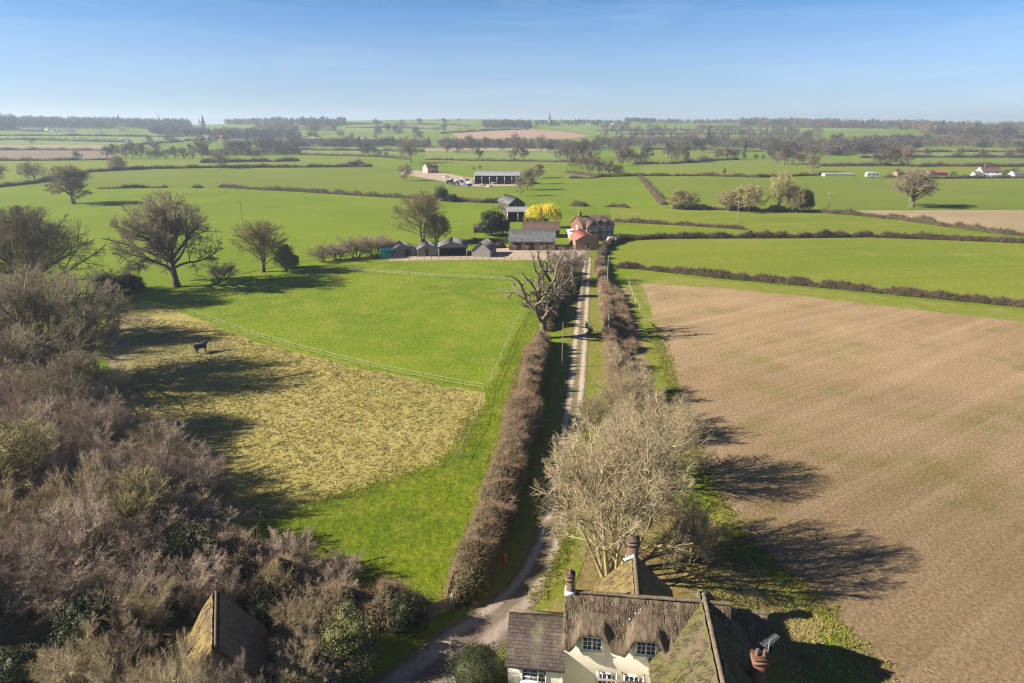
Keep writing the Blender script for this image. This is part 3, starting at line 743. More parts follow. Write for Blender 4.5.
HL = [([(232, 131), (290, 130.5), (345, 131)], 'far hedge low on the left skyline pasture'), ([(335, 124.5), (400, 124.5), (470, 126)], 'far hedge high on the left skyline pasture'),
      ([(345, 128), (390, 128), (440, 130)], 'far hedge halfway up the left skyline pasture'), ([(402, 122.5), (401, 127), (398, 134)], 'far hedge running up the left skyline pasture'),
      ([(440, 133.8), (480, 131), (530, 129.6)], 'far hedge along the top of the red soil'), ([(595, 131), (680, 130.5), (760, 131)], 'far hedge under the low wood right of centre'),
      ([(620, 134.5), (720, 134), (800, 135)], 'far hedge midway down the middle right slope'), ([(640, 140), (700, 139.5), (765, 140)], 'far hedge at the foot of the middle right slope'),
      ([(700, 128), (696, 133), (690, 139)], 'far hedge running down the middle right slope'), ([(780, 145), (840, 144.5), (900, 146)], 'far hedge before the wide brown wood'),
      ([(900, 153), (960, 152.5), (1060, 153)], 'far hedge between two far right pastures'), ([(640, 149.5), (700, 150), (765, 152)], 'far hedge in the middle right belt'),
      ([(-60, 151), (40, 150.5), (110, 151)], 'thin hedge dividing the ploughed strip'), ([(130, 146), (165, 143), (200, 140)], 'slanting far hedge under the left hamlet'),
      ([(-60, 136.5), (60, 136), (185, 137)], 'far hedge below the left village'), ([(300, 150.5), (360, 151), (425, 152)], 'far hedge above the round bushes pasture'),
      ([(200, 163), (250, 162), (300, 161.5)], 'hedge behind the middle hedge left of centre'), ([(860, 158), (940, 157.5), (1060, 158)], 'far hedge above the white house'), ([(700, 127.8), (790, 127.6), (860, 127.8)], 'far hedge on the right skyline pasture')]
for i, (ln, lb) in enumerate(HL):
    hedge(lb, ln, 3.2, 3.6, 60 + i, uneven=0.4)

# ------------------------------------------------------------------ trees, one by one
T = tree
T(177, 287, 193, 96, 'oak1', 'big round bare oak at the far left corner of the paddock', rot=1.9)
T(263, 272, 219, 56, 'ash0', 'pale open tree right of the big round oak by the paddock', rot=1)
T(74, 204, 165, 45, 'oak0', 'dark spreading oak standing alone in the wide left field', rot=2)
T(35, 182, 160, 26, 'mid0', 'small oak behind the hedge left of the lone field oak')
T(-2, 183, 161, 24, 'mid1', 'dark tree cut by the left edge beside the curving hedge')
T(220, 168.5, 150, 20, 'mid2', 'small dark oak on the middle hedge line left of centre')
T(118, 170, 156, 18, 'midolive0', 'little greenish tree on the hedge under the ploughed strip')
T(406, 181, 163, 16, 'mid3', 'small leaning tree in the field left of the pink house')
T(411, 163, 136, 27, 'mid0', 'tall bare oak behind the small leaning tree, by the pink house', rot=2.2)
T(423, 243, 191, 52, 'ash1', 'tall pale ash behind the row of stables', rot=0.5)
T(437, 243, 214, 26, 'midolive1', 'shorter twiggy tree right of the tall ash at the stables')
T(912, 207, 168, 42, 'oak2', 'round oak in the crop field behind the pale stubble', rot=1.2)
T(779, 212, 171, 26, 'ash0', 'tall thin tree beside the dark evergreen on the right hedge', rot=3)
T(748, 212, 184, 32, 'midolive0', 'low pale willow left of the tall thin tree on the right hedge', cat='tree')
T(793, 212, 186, 24, 'midolive1', 'pale bushy willow between the thin tree and the dark evergreen')
T(728, 211, 190, 22, 'midolive1', 'small pale sallow at the left end of the right willow row')
T(682, 209, 189, 32, 'midolive0', 'round twiggy bush tree at the foot of the diagonal hedge')
T(32, 306, 206, 128, 'fan0', 'large bare tree with pale rising limbs at the left edge above the thicket', rot=2.8)
T(-62, 350, 200, 130, 'oak1', 'bare tree running out of the left edge behind the thicket', rot=0.8)
T(60, 388, 268, 150, 'fan1', 'wide low bare oak standing at the paddock edge above the thicket', rot=4.0)
T(88, 436, 352, 92, 'fan0', 'bare tree with dark limbs rising out of the thicket below the low wide oak', rot=2.2)
T(30, 520, 420, 90, 'ash1', 'tall bare sapling tree standing above the brush in the left thicket', rot=1.1)
T(150, 560, 470, 70, 'ash0', 'slender bare tree standing above the brush near the mossy roof', rot=4.1)
T(-50, 395, 290, 130, 'oak0', 'bare oak cut by the left edge behind the low wide oak', rot=1.0)
T(544, 338, 248, 88, 'dead', 'gnarled dead oak with bare crooked limbs in the lane hedge', name='dead_tree', rot=0.3)
T(566, 284, 247, 48, 'thicket1', 'round twiggy pollard beside the lane behind the dead oak')
T(612, 577, 418, 150, 'willow0', 'big pale many stemmed willow behind the thatched cottage', name='willow_tree', rot=0.5)
T(652, 486, 400, 105, 'willow1', 'second pale willow farther up behind the cottage willow', name='willow_tree', rot=2.0)
T(628, 430, 372, 62, 'scrub2', 'bare lane side shrub beyond the two pale willows', name='bare_shrub', cat='shrub')
T(596, 432, 392, 50, 'scrub0', 'bare shrub leaning over the lane beyond the pale willows', name='bare_shrub', cat='shrub')
T(632, 398, 356, 46, 'scrub3', 'bramble and sallow clump at the brown field edge beside the lane', name='bare_shrub', cat='shrub')
T(580, 505, 462, 52, 'scrub1', 'low pale shrub leaning onto the lane left of the big willow', name='bare_shrub', cat='shrub')
T(618, 370, 345, 30, 'scrub0', 'small pale shrub beyond the clump at the brown field edge', name='bare_shrub', cat='shrub')
T(660, 440, 396, 44, 'scrub1', 'pale shrub at the brown field edge right of the lane side shrubs', name='bare_shrub', cat='shrub')
T(690, 560, 500, 62, 'scrub2', 'low pale spreading shrub right of the willow behind the cottage', name='bare_shrub', cat='shrub')
T(118, 292, 268, 40, 'thicket1', 'low bare shrub left of the round oak by the paddock corner', name='bare_shrub', cat='shrub')
T(222, 281, 262, 34, 'thicket2', 'low bare shrub between the round oak and the pale open tree', name='bare_shrub', cat='shrub')
T(286, 272, 244, 24, 'midolive1', 'slim sapling right of the pale open tree', name='sapling')
for i, (x, w, t) in enumerate(((322, 26, 240), (338, 30, 238), (356, 34, 231), (374, 34, 229), (388, 26, 232))):
    T(x, 262 - (x - 322) * .12, t + 4, w, 'thicket%d' % (i % 4), 'bare thorn shrubs in a clump left of the teal tank and stables', 'thorn shrubs left of the stables', name='bare_shrub', cat='shrub')
for i, (x, y, t, w) in enumerate(((520, 196, 172, 13), (527, 190, 168, 14), (534, 184, 165, 14), (538, 178, 163, 13))):
    T(x, y, t, w, 'midolive0' if i % 2 else 'mid1', 'bare tree in the row along the track behind the yellow willow', 'trees along the track to the far barn')

# the thicket filling the lower left
W = [(-57, 80), (-46, 75), (-36, 68), (-30, 60), (-25, 53), (-22, 46), (-24, 41)]
def inwood(x, y):
    for (x0, y0), (x1, y1) in zip(W, W[1:]):
        if y1 <= y <= y0: return x < x0 + (x1 - x0) * (y - y0) / (y1 - y0) - 1.5
    return False
g = np.random.default_rng(5); pts = []
for _ in range(6000):
    y = g.uniform(41, 87); x = g.uniform(-0.80 * y - 12, -20)
    if inwood(x, y) and all((x - a) ** 2 + (y - b) ** 2 > 12.5 for a, b in pts) and math.hypot(x + 20, y - 37) > 7.5: pts.append((x, y))
for i, (x, y) in enumerate(pts):
    edge = not inwood(x + 4, y)
    hgt = g.uniform(4.8, 6.2) if edge else g.uniform(6.3, 9.2)
    T(0, 0, hgt, g.uniform(5.5, 7.5), ('scrub%d' if i % 6 == 2 else 'thicket%d') % (i % 4), 'bare pinkish brown shrub packed into the thicket at the lower left', 'bare shrubs of the lower left thicket', name='bare_shrub', cat='shrub', loc=(x, y, 0))
# between the small thatched roof and the drive
for i, (x, y, hg, w) in enumerate(((-14.3, 37.2, 4.6, 3.6), (-15.2, 39.4, 5.0, 3.6), (-12.8, 38.6, 3.8, 3.4), (-19.3, 31.4, 8.0, 4.8), (-16.6, 31.2, 7.4, 4.4), (-13.4, 34.8, 4.4, 3.6), (-12.2, 36.4, 3.4, 3), (-21.8, 32.0, 6.4, 4.4), (-23.6, 34.6, 5.8, 4.2), (-25.6, 38.6, 6.4, 5), (-22.6, 42.4, 5.2, 4.4), (-27.6, 34.8, 6.2, 5))):
    T(0, 0, hg, w, 'scrub%d' % (i % 4) if i % 2 else 'thicket%d' % (i % 4), 'bare garden shrub with pale stems beside the small thatched house', 'bare shrubs beside the small thatched house', name='bare_shrub', cat='shrub', loc=(x, y, 0))
for i, (x, y, hg, w) in enumerate(((-16.4, 45.4, 3.8, 4.5), (-13.4, 43.4, 3.4, 4), (-19, 47.8, 4.6, 5), (-14.2, 47.4, 3.0, 3.5))):
    T(0, 0, hg, w, 'thicket%d' % (i % 4), 'dense bare shrub behind the small thatched house at the paddock corner', 'shrubs at the paddock corner', name='bare_shrub', cat='shrub', loc=(x, y, 0))

# evergreens
bush(at(480, 690), 4.4, 3.4, ROUND, 'clipped round dark evergreen bush beside the drive by the slate roof')
bush(at(350, 668), 5.2, 5.0, OLIVE, 'loose olive green bush between the paddock hedge and the drive', name='olive_bush')
bush(at(408, 630), 3.6, 3.4, EV[1], 'dark glossy evergreen in the paddock hedge left of the gate')
bush(at(98, 668), 5.0, 6.0, EV[1], 'ivy clad dark evergreen mass low in the thicket left of the mossy roof')
bush((-24.6, 36.5, 0), 4.2, 4.6, EV[1], 'dark evergreen close against the left of the mossy golden roof')
bush((-15.0, 42.6, 0), 3.4, 3.0, EV[2], 'dark laurel in the shade right of the small thatched house')
bush((-18.2, 42.4, 0), 3.4, 3.4, EV[0], 'dark laurel behind the ridge of the small thatched house')
bush(at(24, 700), 4.0, 4.2, EV[2], 'dark evergreen in the bottom left corner of the thicket')
bush(at(10, 505), 7.5, 8.5, EV[0], 'dark holly at the left edge of the thicket')
bush(at(200, 585), 5.5, 6.0, EV[2], 'dark holly in the thicket above the mossy roof')
bush(at(60, 420), 8.0, 4.0, EV[1], 'green bramble and ivy mound under the low wide oak')
bush(at(108, 296), 6.5, 4.6, EV[0], 'dark evergreen shrub at the paddock corner left of the round oak')
bush(at(133, 293), 6.5, 4.2, EV[1], 'dark rounded shrub beside the trunk of the round oak')
bush(at(290, 268), 5.5, 4.0, EV[2], 'dark shrub at the right end of the paddock corner hedge')
bush(at(806, 212), 6.8, 9.5, EV[0], 'dark oval evergreen at the right end of the willow row')
bush(at(441, 201), 9.0, 7.5, EV[2], 'dark evergreen thorn on the hedge above the stables')
bush(at(452, 202), 7.0, 4.0, EV[1], 'low dark shrub right of the evergreen thorn above the stables')
bush(at(492, 236), 10.5, 9.0, EV[1], 'dark conical evergreen behind the farm sheds')
bush(at(503, 234), 6.0, 5.0, EV[0], 'small dark evergreen beside the farm pole')
bush(at(574, 297), 3.0, 4.5, EV[2], 'ivy covered dark bush beside the lane by the twiggy pollard')

# the yellow weeping willow at the farm
def yellow_willow():
    p = at(543, 228); g = np.random.default_rng(77)
    o = empty('weeping_willow', p, 0, 'bright yellow weeping willow beside the brick farmhouse', 'tree', None, 1.15)
    A = MB().bar((0, 0, 0), (0.2, 0, 3.5), 0.4, 8, 0, 0.28)
    A.bar((0.1, 0, 0), (0.5, 0, 5.5), 0.3, 7, 0, 0.12); B = MB(); tips = []
    for i in range(9):
        a = i * 0.7; e = (2.9 * math.cos(a), 2.9 * math.sin(a), 6.6 + g.uniform(-.5, 1.2)); A.bar((0.2, 0, 3.2), e, 0.16, 5, 0, 0.05)
        tips.append(e)
    for cx, cy, cz, r, hh in [(-3.3, 0, 4.4, 2.1, 2.6), (-2.2, -0.8, 5.6, 1.9, 2.0), (2.9, 0.3, 5.0, 2.3, 2.9), (1.6, -1.2, 5.9, 1.9, 2.2), (0.2, 1.4, 5.6, 2.0, 2.3), (-0.7, 1.0, 4.2, 1.8, 2.4), (4.0, -0.6, 3.8, 1.5, 2.1)]:
        v, f = leaves(g, 950, (cx, cy, cz), (r, r, hh), 0.13, 0.25, 0.4); B.add(v, f)
        n = 46; d = unit(g.normal(size=(n, 3))); d[:, 2] = np.abs(d[:, 2])
        q = np.array((cx, cy, cz)) + d * np.array([r, r, hh * 0.8])
        e = q + np.stack([d[:, 0] * 0.6, d[:, 1] * 0.6, -g.uniform(0.6, 2.6, n)], 1); e[:, 2] = np.maximum(e[:, 2], 0.6)
        B.add(*tubes(np.stack([q, (q + e) / 2 + d * 0.25, e], 1), np.broadcast_to(np.array([[0.05, 0.06, 0.03]]), (n, 3)), 3))
    A.build('trunk', M['palebark'], o, True); B.build('crown', M['yellowleaf'], o)
yellow_willow()

# ------------------------------------------------------------------ far trees: simple branchy crowns, one mesh each
def far_parts(seed, n=230, tall=1.0):
    g = np.random.default_rng(seed)
    d = unit(g.normal(size=(n, 3)))
    r = (0.3 + 0.7 * g.random(n) ** 0.45) * (1 + 0.16 * np.sin(4 * d[:, 0] + seed) + 0.12 * np.sin(5 * d[:, 1] + 2 * seed))
    c = d * r[:, None] * np.array([0.46, 0.46, 0.43 * tall]); c[:, 2] += 0.53
    ax = unit(d + 0.8 * g.normal(size=(n, 3)) + np.array([0, 0, 0.4])); sd = unit(np.cross(ax, g.normal(size=(n, 3))))
    s = g.uniform(0.035, 0.085, n)[:, None]
    v = np.stack([c - ax * s - sd * s * 0.4, c - ax * s + sd * s * 0.4, c + ax * s * 1.5], 1).reshape(-1, 3)
    tv, tf = tubes(np.array([[(0, 0, -0.03), (0.01, 0, 0.25), (0, 0, 0.5)]]), np.array([[0.03, 0.024, 0.012]]), 4)
    return v, np.arange(3 * n).reshape(-1, 3), tv, tf
def conifer_parts(seed, n=240):
    g = np.random.default_rng(seed); z = g.random(n) ** 0.8; a = g.uniform(0, 6.28, n)
    rad = (1 - z) * 0.45 * g.uniform(0.6, 1.1, n) + 0.01
    c = np.stack([rad * np.cos(a), rad * np.sin(a), 0.08 + z * 0.92], 1)
    ax = unit(np.stack([np.cos(a), np.sin(a), -0.4 * np.ones(n)], 1) + 0.3 * g.normal(size=(n, 3))); sd = unit(np.cross(ax, np.array([0, 0, 1.0])))
    s = 0.1
    v = np.stack([c - ax * s - sd * s * 0.6, c - ax * s + sd * s * 0.6, c + ax * s], 1).reshape(-1, 3)
    tv, tf = tubes(np.array([[(0, 0, -0.03), (0, 0, 0.5), (0, 0, 0.95)]]), np.array([[0.025, 0.02, 0.008]]), 4)
    return v, np.arange(3 * n).reshape(-1, 3), tv, tf
FARP = [far_parts(s) for s in range(6)]; CONP = [conifer_parts(s) for s in range(3)]
def far_mesh(parts, crown):
    mb = MB(); mb.add(parts[2], parts[3], 0); mb.add(parts[0], parts[1], 1)
    return mb.mesh('far_tree', [M['bark'], crown])
def far_tree_mesh(seed):
    A, B = grow(seed, [((0, 0, -.2), (0.04, 0.03, 1), 6.5, 0.42)],
                [LV(10, 0.25, (85, 20), 1.2, 4, 0.05, 0.15, 0.5, sides=3), LV(7, 0.2, 50, 0.55, 3, 0.05, 0.15, 0.5), LV(6, 0.15, 46, 0.6, 3, 0.03, 0.15, 0.55), LV(4, 0.1, 42, 0.8, 2, 0.0, 0.15, 0.7)], 2, 0.085, env=(7.6, 7.0, 6.6))
    mb = MB()
    for q, m in ((A, 0), (B, 1)):
        n0 = 0
        for v, (f, _) in zip(q.v, q.f): mb.add(v / np.array([14.2, 14.2, 14.2]), f - n0, m); n0 += len(v)
    return mb.mesh('far_tree', [M['bark'], M['farbare']])
FARM = [far_tree_mesh(700 + i) for i in range(6)]
FARG = [far_mesh(far_parts(20 + s, 220, 0.8), M['fargreen']) for s in range(2)]
FARC = [far_mesh(p, M['fargreen']) for p in CONP]

def far_tree(px, py, top, width, mesh, label, group=None, name='bare_tree', cat='tree'):
    p = at(px, py); s = mpp(p)
    o = bpy.data.objects.new(name, mesh); C.objects.link(o)
    o.location = p; o.rotation_euler = (0, 0, random.uniform(0, 6.28)); o.scale = (width * s, width * s, (py - top) * s)
    return tag(o, label, cat, group)

def far_row(label, group, spots, name='bare_tree', meshes=None, cat='tree'):
    for i, (x, y, t, w) in enumerate(spots):
        far_tree(x, y, t, w, (meshes or FARM)[i % len(meshes or FARM)], label, group, name, cat)

far_row('bare tree in the dark clump below the ploughed strip at left', 'bare trees below the left ploughed strip',
        [(78, 160, 150, 12), (108, 158, 146, 14), (116, 158, 143, 15), (126, 159, 144, 15), (133, 158, 141, 14), (141, 158, 143, 15), (150, 159, 147, 14), (158, 159, 148, 13), (166, 159, 149, 14), (175, 159, 146, 14), (184, 159, 147, 14), (193, 159, 148, 14)])
far_row('dark round bush alone in the pale far field at left', None, [(32, 143.5, 137, 13)], 'round_bush', FARG, 'bush')
far_row('bare tree in the group behind the small dark oak left of centre', 'bare trees behind the small left oak',
        [(202, 158, 136, 17), (241, 156, 140, 15), (270, 154, 137, 16), (277, 155, 141, 14), (287, 155, 144, 14), (296, 155, 145, 12)])
far_row('bare tree in the small clump above the round hedge bushes', 'bare trees above the round hedge bushes',
        [(363, 156, 142, 11), (369, 156, 143, 11), (374, 157, 145, 9)])
far_row('small dark ivy bound tree right of the clump above the round hedge bushes', 'ivy bound trees left of the tall oak', [(380, 157, 149, 6), (386, 157, 151, 5)], 'ivy_tree', FARG)
far_row('tree standing before the dark belt behind the open barn', 'lone trees before the belt behind the open barn', [(479, 159, 146, 12), (447, 151, 137, 12), (486, 151, 136, 10)])
far_row('pale bare tree in the pair behind the open barn', 'pale pair behind the open barn', [(514, 160, 144, 14), (524, 160, 146, 12)])
far_row('round bare tree on the red soil edge behind the barn', 'round trees at the red soil edge', [(514, 147, 133, 17), (541, 153, 135, 16)])
far_row('bare tree in the big brown clump right of centre', 'trees of the big brown clump right of centre',
        [(560, 160, 143, 16), (567, 162, 142, 17), (576, 163, 141, 18), (585, 160, 139, 17), (594, 158, 140, 16), (588, 174, 152, 18), (598, 175, 154, 20), (609, 176, 160, 18), (580, 171, 154, 14), (618, 176, 165, 16), (572, 168, 155, 13)])
far_row('bare tree in the paler clump just right of the big brown clump', 'paler clump right of the big brown clump',
        [(616, 157, 139, 16), (624, 160, 143, 17), (630, 164, 147, 17), (646, 162, 144, 18), (640, 164, 152, 15), (622, 166, 150, 14)])
far_row('bare tree standing along the field hedge right of centre', 'trees along the hedge right of centre',
        [(676, 163, 138, 18), (668, 158, 141, 14), (685, 161, 143, 12), (694, 153, 137, 14), (702, 153, 140, 11), (686, 163, 153, 9), (702, 162, 154, 14), (727, 160, 146, 17), (735, 160, 148, 13), (717, 160, 148, 12)])
far_row('dark pointed conifer above the trees right of centre', 'dark conifers right of centre', [(708, 146, 128, 9), (727, 146, 133, 7), (744, 160, 140, 7)], 'conifer', FARC)
far_row('bushy brown tree in the row left of the white caravan', 'bushy trees left of the caravan',
        [(772, 160, 148, 15), (784, 165, 146, 20), (793, 164, 149, 20), (803, 164, 152, 16), (812, 172, 152, 18), (776, 164, 152, 14)])
far_row('dark small bush by the far hedge left of the bushy brown trees', 'dark bushes left of the bushy trees', [(756, 160, 153, 6), (763, 160, 154, 5)], 'dark_bush', FARG, 'bush')
far_row('big rounded brown tree behind the caravan', 'big rounded trees behind the caravan', [(880, 166, 148, 20), (890, 166, 146, 22), (900, 166, 144, 22), (906, 167, 147, 16)])
far_row('small bare tree dotted along the hedges on the far right', 'small trees on the far right hedges', [(927, 157, 147, 9), (960, 156, 147, 10), (983, 159, 148, 12), (1008, 160, 149, 12), (1019, 159, 146, 14)])
far_row('dark shrub between the caravan and the white house', 'dark shrubs by the white house', [(898, 176, 168, 8), (932, 177, 169, 7), (953, 178, 170, 8), (1006, 177, 168, 9), (1014, 176, 166, 10), (910, 177, 170, 7), (1003, 178, 172, 5)], 'dark_shrub', FARG, 'shrub')
far_row('tiny lone sapling in the hedge line of the far right crop', None, [(724, 176, 167, 4)], 'sapling')
far_row('dark shrub on the big barn roof line', 'dark shrubs behind the barn', [(474, 171, 166, 4), (480, 170, 165, 4)], 'dark_shrub', FARG, 'shrub')
far_row('single bushy tree standing on the skyline pasture left of centre', 'single trees on the left skyline pasture', [(377, 126, 118.5, 13), (420, 125, 118, 8), (445, 125, 118, 9), (459, 121.5, 118.4, 4), (416, 139, 126, 10), (395, 133, 124, 8)])
far_row('tall tree on the far left skyline above the village', 'tall trees on the left skyline', [(119, 122, 113.5, 8), (159, 124, 114, 6), (139, 123, 116, 4), (95, 122, 116, 4), (204, 130, 117, 8)], 'conifer', FARC)
far_row('pale blossom covered tree in the far left village', None, [(122, 132, 123, 14)], 'blossom_tree', [far_mesh(FARP[1], M['twigolive'])])

g = np.random.default_rng(404)
def scatter(label, group, n, x0, x1, y0, y1, h0, h1):
    far_row(label, group, [(x, y, y - h, h * g.uniform(0.8, 1.25)) for x, y, h in ((g.uniform(x0, x1), g.uniform(y0, y1), g.uniform(h0, h1) ) for _ in range(n))])
scatter('bare hedgerow tree scattered over the slope on the middle right', 'hedgerow trees on the middle right slope', 26, 610, 860, 138, 150, 7, 11)
scatter('bare hedgerow tree in the brown belt before the right ridge', 'hedgerow trees before the right ridge', 24, 830, 1020, 143, 152, 8, 13)
scatter('bare hedgerow tree on the pastures below the left skyline', 'hedgerow trees below the left skyline', 16, 240, 450, 131, 142, 6, 10)
scatter('bare hedgerow tree in the left hamlet belt', 'hedgerow trees of the left hamlet', 16, 150, 300, 142, 152, 8, 13)
scatter('bare hedgerow tree along the dark belt behind the open barn', 'hedgerow trees behind the open barn', 14, 430, 600, 146, 153, 9, 13)

# woods that read as one mass
def wood(label, line, depth, hgt, count, seed, conifers=0.05, dark=0.12, name='woodland', wid=0.9):
    g = np.random.default_rng(seed); mb = MB(); P = np.array([at(*p) for p in line])
    seg = np.linalg.norm(np.diff(P[:, :2], axis=0), axis=1); cum = np.concatenate([[0], np.cumsum(seg)])
    for i in range(count):
        s = g.uniform(0, cum[-1]); c = np.array([np.interp(s, cum, P[:, 0]), np.interp(s, cum, P[:, 1])])
        c = c * (1 + g.uniform(0, depth) / np.linalg.norm(c)); z = hill(c[0], c[1]) - 0.3
        k = g.random(); h = hgt * g.uniform(0.6, 1.15)
        parts = CONP[i % 3] if k < conifers else FARP[i % 6]
        w = h * (0.9 if k < conifers else wid * g.uniform(0.8, 1.35)); a = g.uniform(0, 6.28)
        S = np.array([w, w, h]); rot = np.array([[math.cos(a), -math.sin(a), 0], [math.sin(a), math.cos(a), 0], [0, 0, 1]])
        f = lambda v: (v * S) @ rot.T + np.array([c[0], c[1], z])
        mb.add(f(parts[0]), parts[1], 2 if k < conifers + dark else 1); mb.add(f(parts[2]), parts[3], 0)
    return tag(mb.build(name, [M['bark'], M['farbare'], M['fargreen']]), label, 'woodland', None, 'stuff')

wood('dark wood rising at the far left end of the skyline', [(-60, 130), (16, 130.5)], 120, 30, 90, 1)
wood('broad bare wood around the far left village', [(15, 128), (70, 129), (130, 129), (190, 130)], 520, 19, 620, 2, 0.12, 0.3)
wood('wooded belt behind the left village houses', [(150, 134), (200, 138), (260, 140), (300, 142)], 200, 15, 320, 3, 0.05, 0.3)
wood('bluish wooded hills far behind the left village', [(-60, 122.5), (40, 122), (120, 122.5), (200, 123.5)], 900, 22, 320, 21, 0.1, 0.4)
wood('dark hilltop wood left of centre on the skyline', [(226, 125), (260, 125), (330, 127.5), (345, 126)], 260, 17, 260, 4, 0.15, 0.2)
wood('paler lower wood in front of the hilltop wood', [(256, 129), (300, 130.5), (330, 130)], 120, 12, 90, 5)
wood('long dark belt of trees across the middle left', [(225, 150), (300, 147), (370, 147), (430, 148)], 70, 12, 260, 6, 0.03, 0.4)
wood('long dark belt of trees behind the open barn', [(440, 148), (500, 148), (560, 150), (600, 150)], 80, 12, 240, 7, 0.05, 0.3)
wood('brown scrub and hedgerow belt below the left village', [(200, 156), (250, 156), (300, 154)], 40, 9, 80, 8)
wood('rounded bare hilltop copse above the red soil', [(484, 128.5), (510, 128), (530, 128.5)], 170, 15, 150, 9, 0.0, 0.1)
wood('dark flat topped conifer plantation on the skyline', [(624, 121.6), (655, 122)], 120, 11, 110, 10, 0.5, 0.5)
wood('skyline trees around the hilltop village', [(535, 126), (580, 126.5), (630, 127)], 220, 12, 110, 11, 0.15, 0.2)
wood('long low wood along the skyline right of centre', [(640, 123.5), (700, 124), (760, 124)], 300, 11, 230, 12)
wood('wooded ridge on the right skyline', [(740, 127), (800, 127), (860, 129), (930, 131)], 420, 17, 460, 13, 0.05, 0.2)
wood('dark wooded hill at the far right', [(920, 134), (960, 136), (1060, 137)], 320, 20, 420, 14, 0.05, 0.25)
wood('mixed belt of bare trees and hedges in the middle right', [(600, 148), (680, 146), (760, 149), (800, 153)], 140, 13, 260, 15, 0.05, 0.2)
wood('scattered bare trees climbing the slope behind the middle right', [(600, 138), (680, 138), (760, 140), (820, 142)], 420, 12, 200, 16)
wood('wide bare brown wood in front of the right ridge', [(760, 152), (830, 156), (880, 153), (905, 150)], 260, 14, 400, 17, 0.02, 0.15)
wood('brown scrub belt across the far right', [(880, 149), (950, 147), (1060, 149)], 180, 11, 260, 18, 0.0, 0.15)
wood('hedgerow trees beyond the ploughed strip at far left', [(-60, 139), (40, 141), (130, 142)], 60, 5, 60, 19)

# ------------------------------------------------------------------ building materials
M['render'] = mat('cream_render', (0.78, 0.71, 0.60), (0.70, 0.63, 0.53), 0.6, bumps=0.2, bscale=8)
M['white'] = mat('white_paint', (0.80, 0.80, 0.78), (0.74, 0.74, 0.72), 2.0, rough=0.5)
M['glass'] = mat('window_glass', (0.02, 0.028, 0.05), (0.03, 0.04, 0.07), 2.0, rough=0.08, spec=0.6)
M['thatch'] = mat('weathered_thatch', (0.085, 0.062, 0.041), (0.190, 0.143, 0.097), 1.6, detail=8, bumps=1.0, bscale=7, stretch=(4.0, 1.0, 1.0))
M['ridge'] = mat('thatch_ridge', (0.11, 0.084, 0.058), (0.19, 0.148, 0.105), 3.0, bumps=0.8, bscale=9)
M['mossthatch'] = mat('mossy_thatch', (0.125, 0.097, 0.062), (0.098, 0.092, 0.030), 0.55, detail=7, bumps=1.0, bscale=8, lo=0.42, hi=0.6)
M['goldmoss'] = mat('golden_moss_thatch', (0.20, 0.155, 0.052), (0.115, 0.085, 0.052), 0.9, detail=7, bumps=1.0, bscale=8, lo=0.42, hi=0.62)
def tiles(name, c1, c2, row=0.16, wid=0.2, c3=None):
    m, nt, b = new_mat(name)
    co = node(nt, 'ShaderNodeTexCoord').outputs['Object']
    br = node(nt, 'ShaderNodeTexBrick', Scale=1.0)
    br.inputs['Brick Width'].default_value = wid; br.inputs['Row Height'].default_value = row
    br.inputs['Mortar Size'].default_value = 0.012; br.inputs['Color1'].default_value = (*c1, 1); br.inputs['Color2'].default_value = (*c2, 1)
    br.inputs['Mortar'].default_value = (*[c * 0.45 for c in c1], 1)
    mp = node(nt, 'ShaderNodeMapping'); nt.links.new(co, mp.inputs[0]); mp.inputs['Rotation'].default_value = (R(90), 0, 0)
    # bricks laid in the x-z plane, or y-z where the wall faces sideways
    ge = node(nt, 'ShaderNodeTexCoord').outputs['Normal']; sp = node(nt, 'ShaderNodeSeparateXYZ'); nt.links.new(ge, sp.inputs[0])
    s2 = node(nt, 'ShaderNodeSeparateXYZ'); nt.links.new(co, s2.inputs[0])
    side = mathn(nt, 'GREATER_THAN', mathn(nt, 'ABSOLUTE', sp.outputs[0]), 0.6)
    mx = nt.nodes.new('ShaderNodeMix'); nt.links.new(side, mx.inputs[0]); nt.links.new(s2.outputs[0], mx.inputs[2]); nt.links.new(s2.outputs[1], mx.inputs[3])
    cb = node(nt, 'ShaderNodeCombineXYZ'); nt.links.new(mx.outputs[0], cb.inputs[0]); nt.links.new(s2.outputs[2], cb.inputs[1])
    nt.links.new(cb.outputs[0], br.inputs['Vector'])
    col = br.outputs['Color']
    if c3: col = mixc(nt, rampf(nt, noise(nt, co, 0.9, 6), 0.5, 0.68), col, c3)
    col = mixc(nt, 1.0, col, grey(nt, rampf(nt, noise(nt, co, 2.5, 6), 0.3, 0.7, 0.75, 1.2)), 'MULTIPLY')
    nt.links.new(col, b.inputs['Base Color']); b.inputs['Roughness'].default_value = 0.85
    bump(nt, b, br.outputs['Fac'], 0.4, -0.02)
    return m
M['slate'] = tiles('clay_slate_roof', (0.085, 0.068, 0.058), (0.135, 0.105, 0.088), 0.15, 0.2, (0.16, 0.145, 0.10))
M['slategrey'] = tiles('grey_slate_roof', (0.115, 0.112, 0.118), (0.15, 0.147, 0.155), 0.22, 0.3, (0.19, 0.185, 0.18))
M['brick'] = tiles('red_brick', (0.215, 0.10, 0.07), (0.265, 0.132, 0.09), 0.075, 0.225)
M['brickdark'] = tiles('old_brick', (0.17, 0.10, 0.075), (0.24, 0.15, 0.11), 0.075, 0.225, (0.12, 0.11, 0.09))
M['brickpale'] = tiles('pale_brick', (0.38, 0.25, 0.17), (0.32, 0.21, 0.15), 0.075, 0.225)
M['redroof'] = tiles('red_tile_roof', (0.40, 0.125, 0.095), (0.46, 0.165, 0.125), 0.2, 0.2)
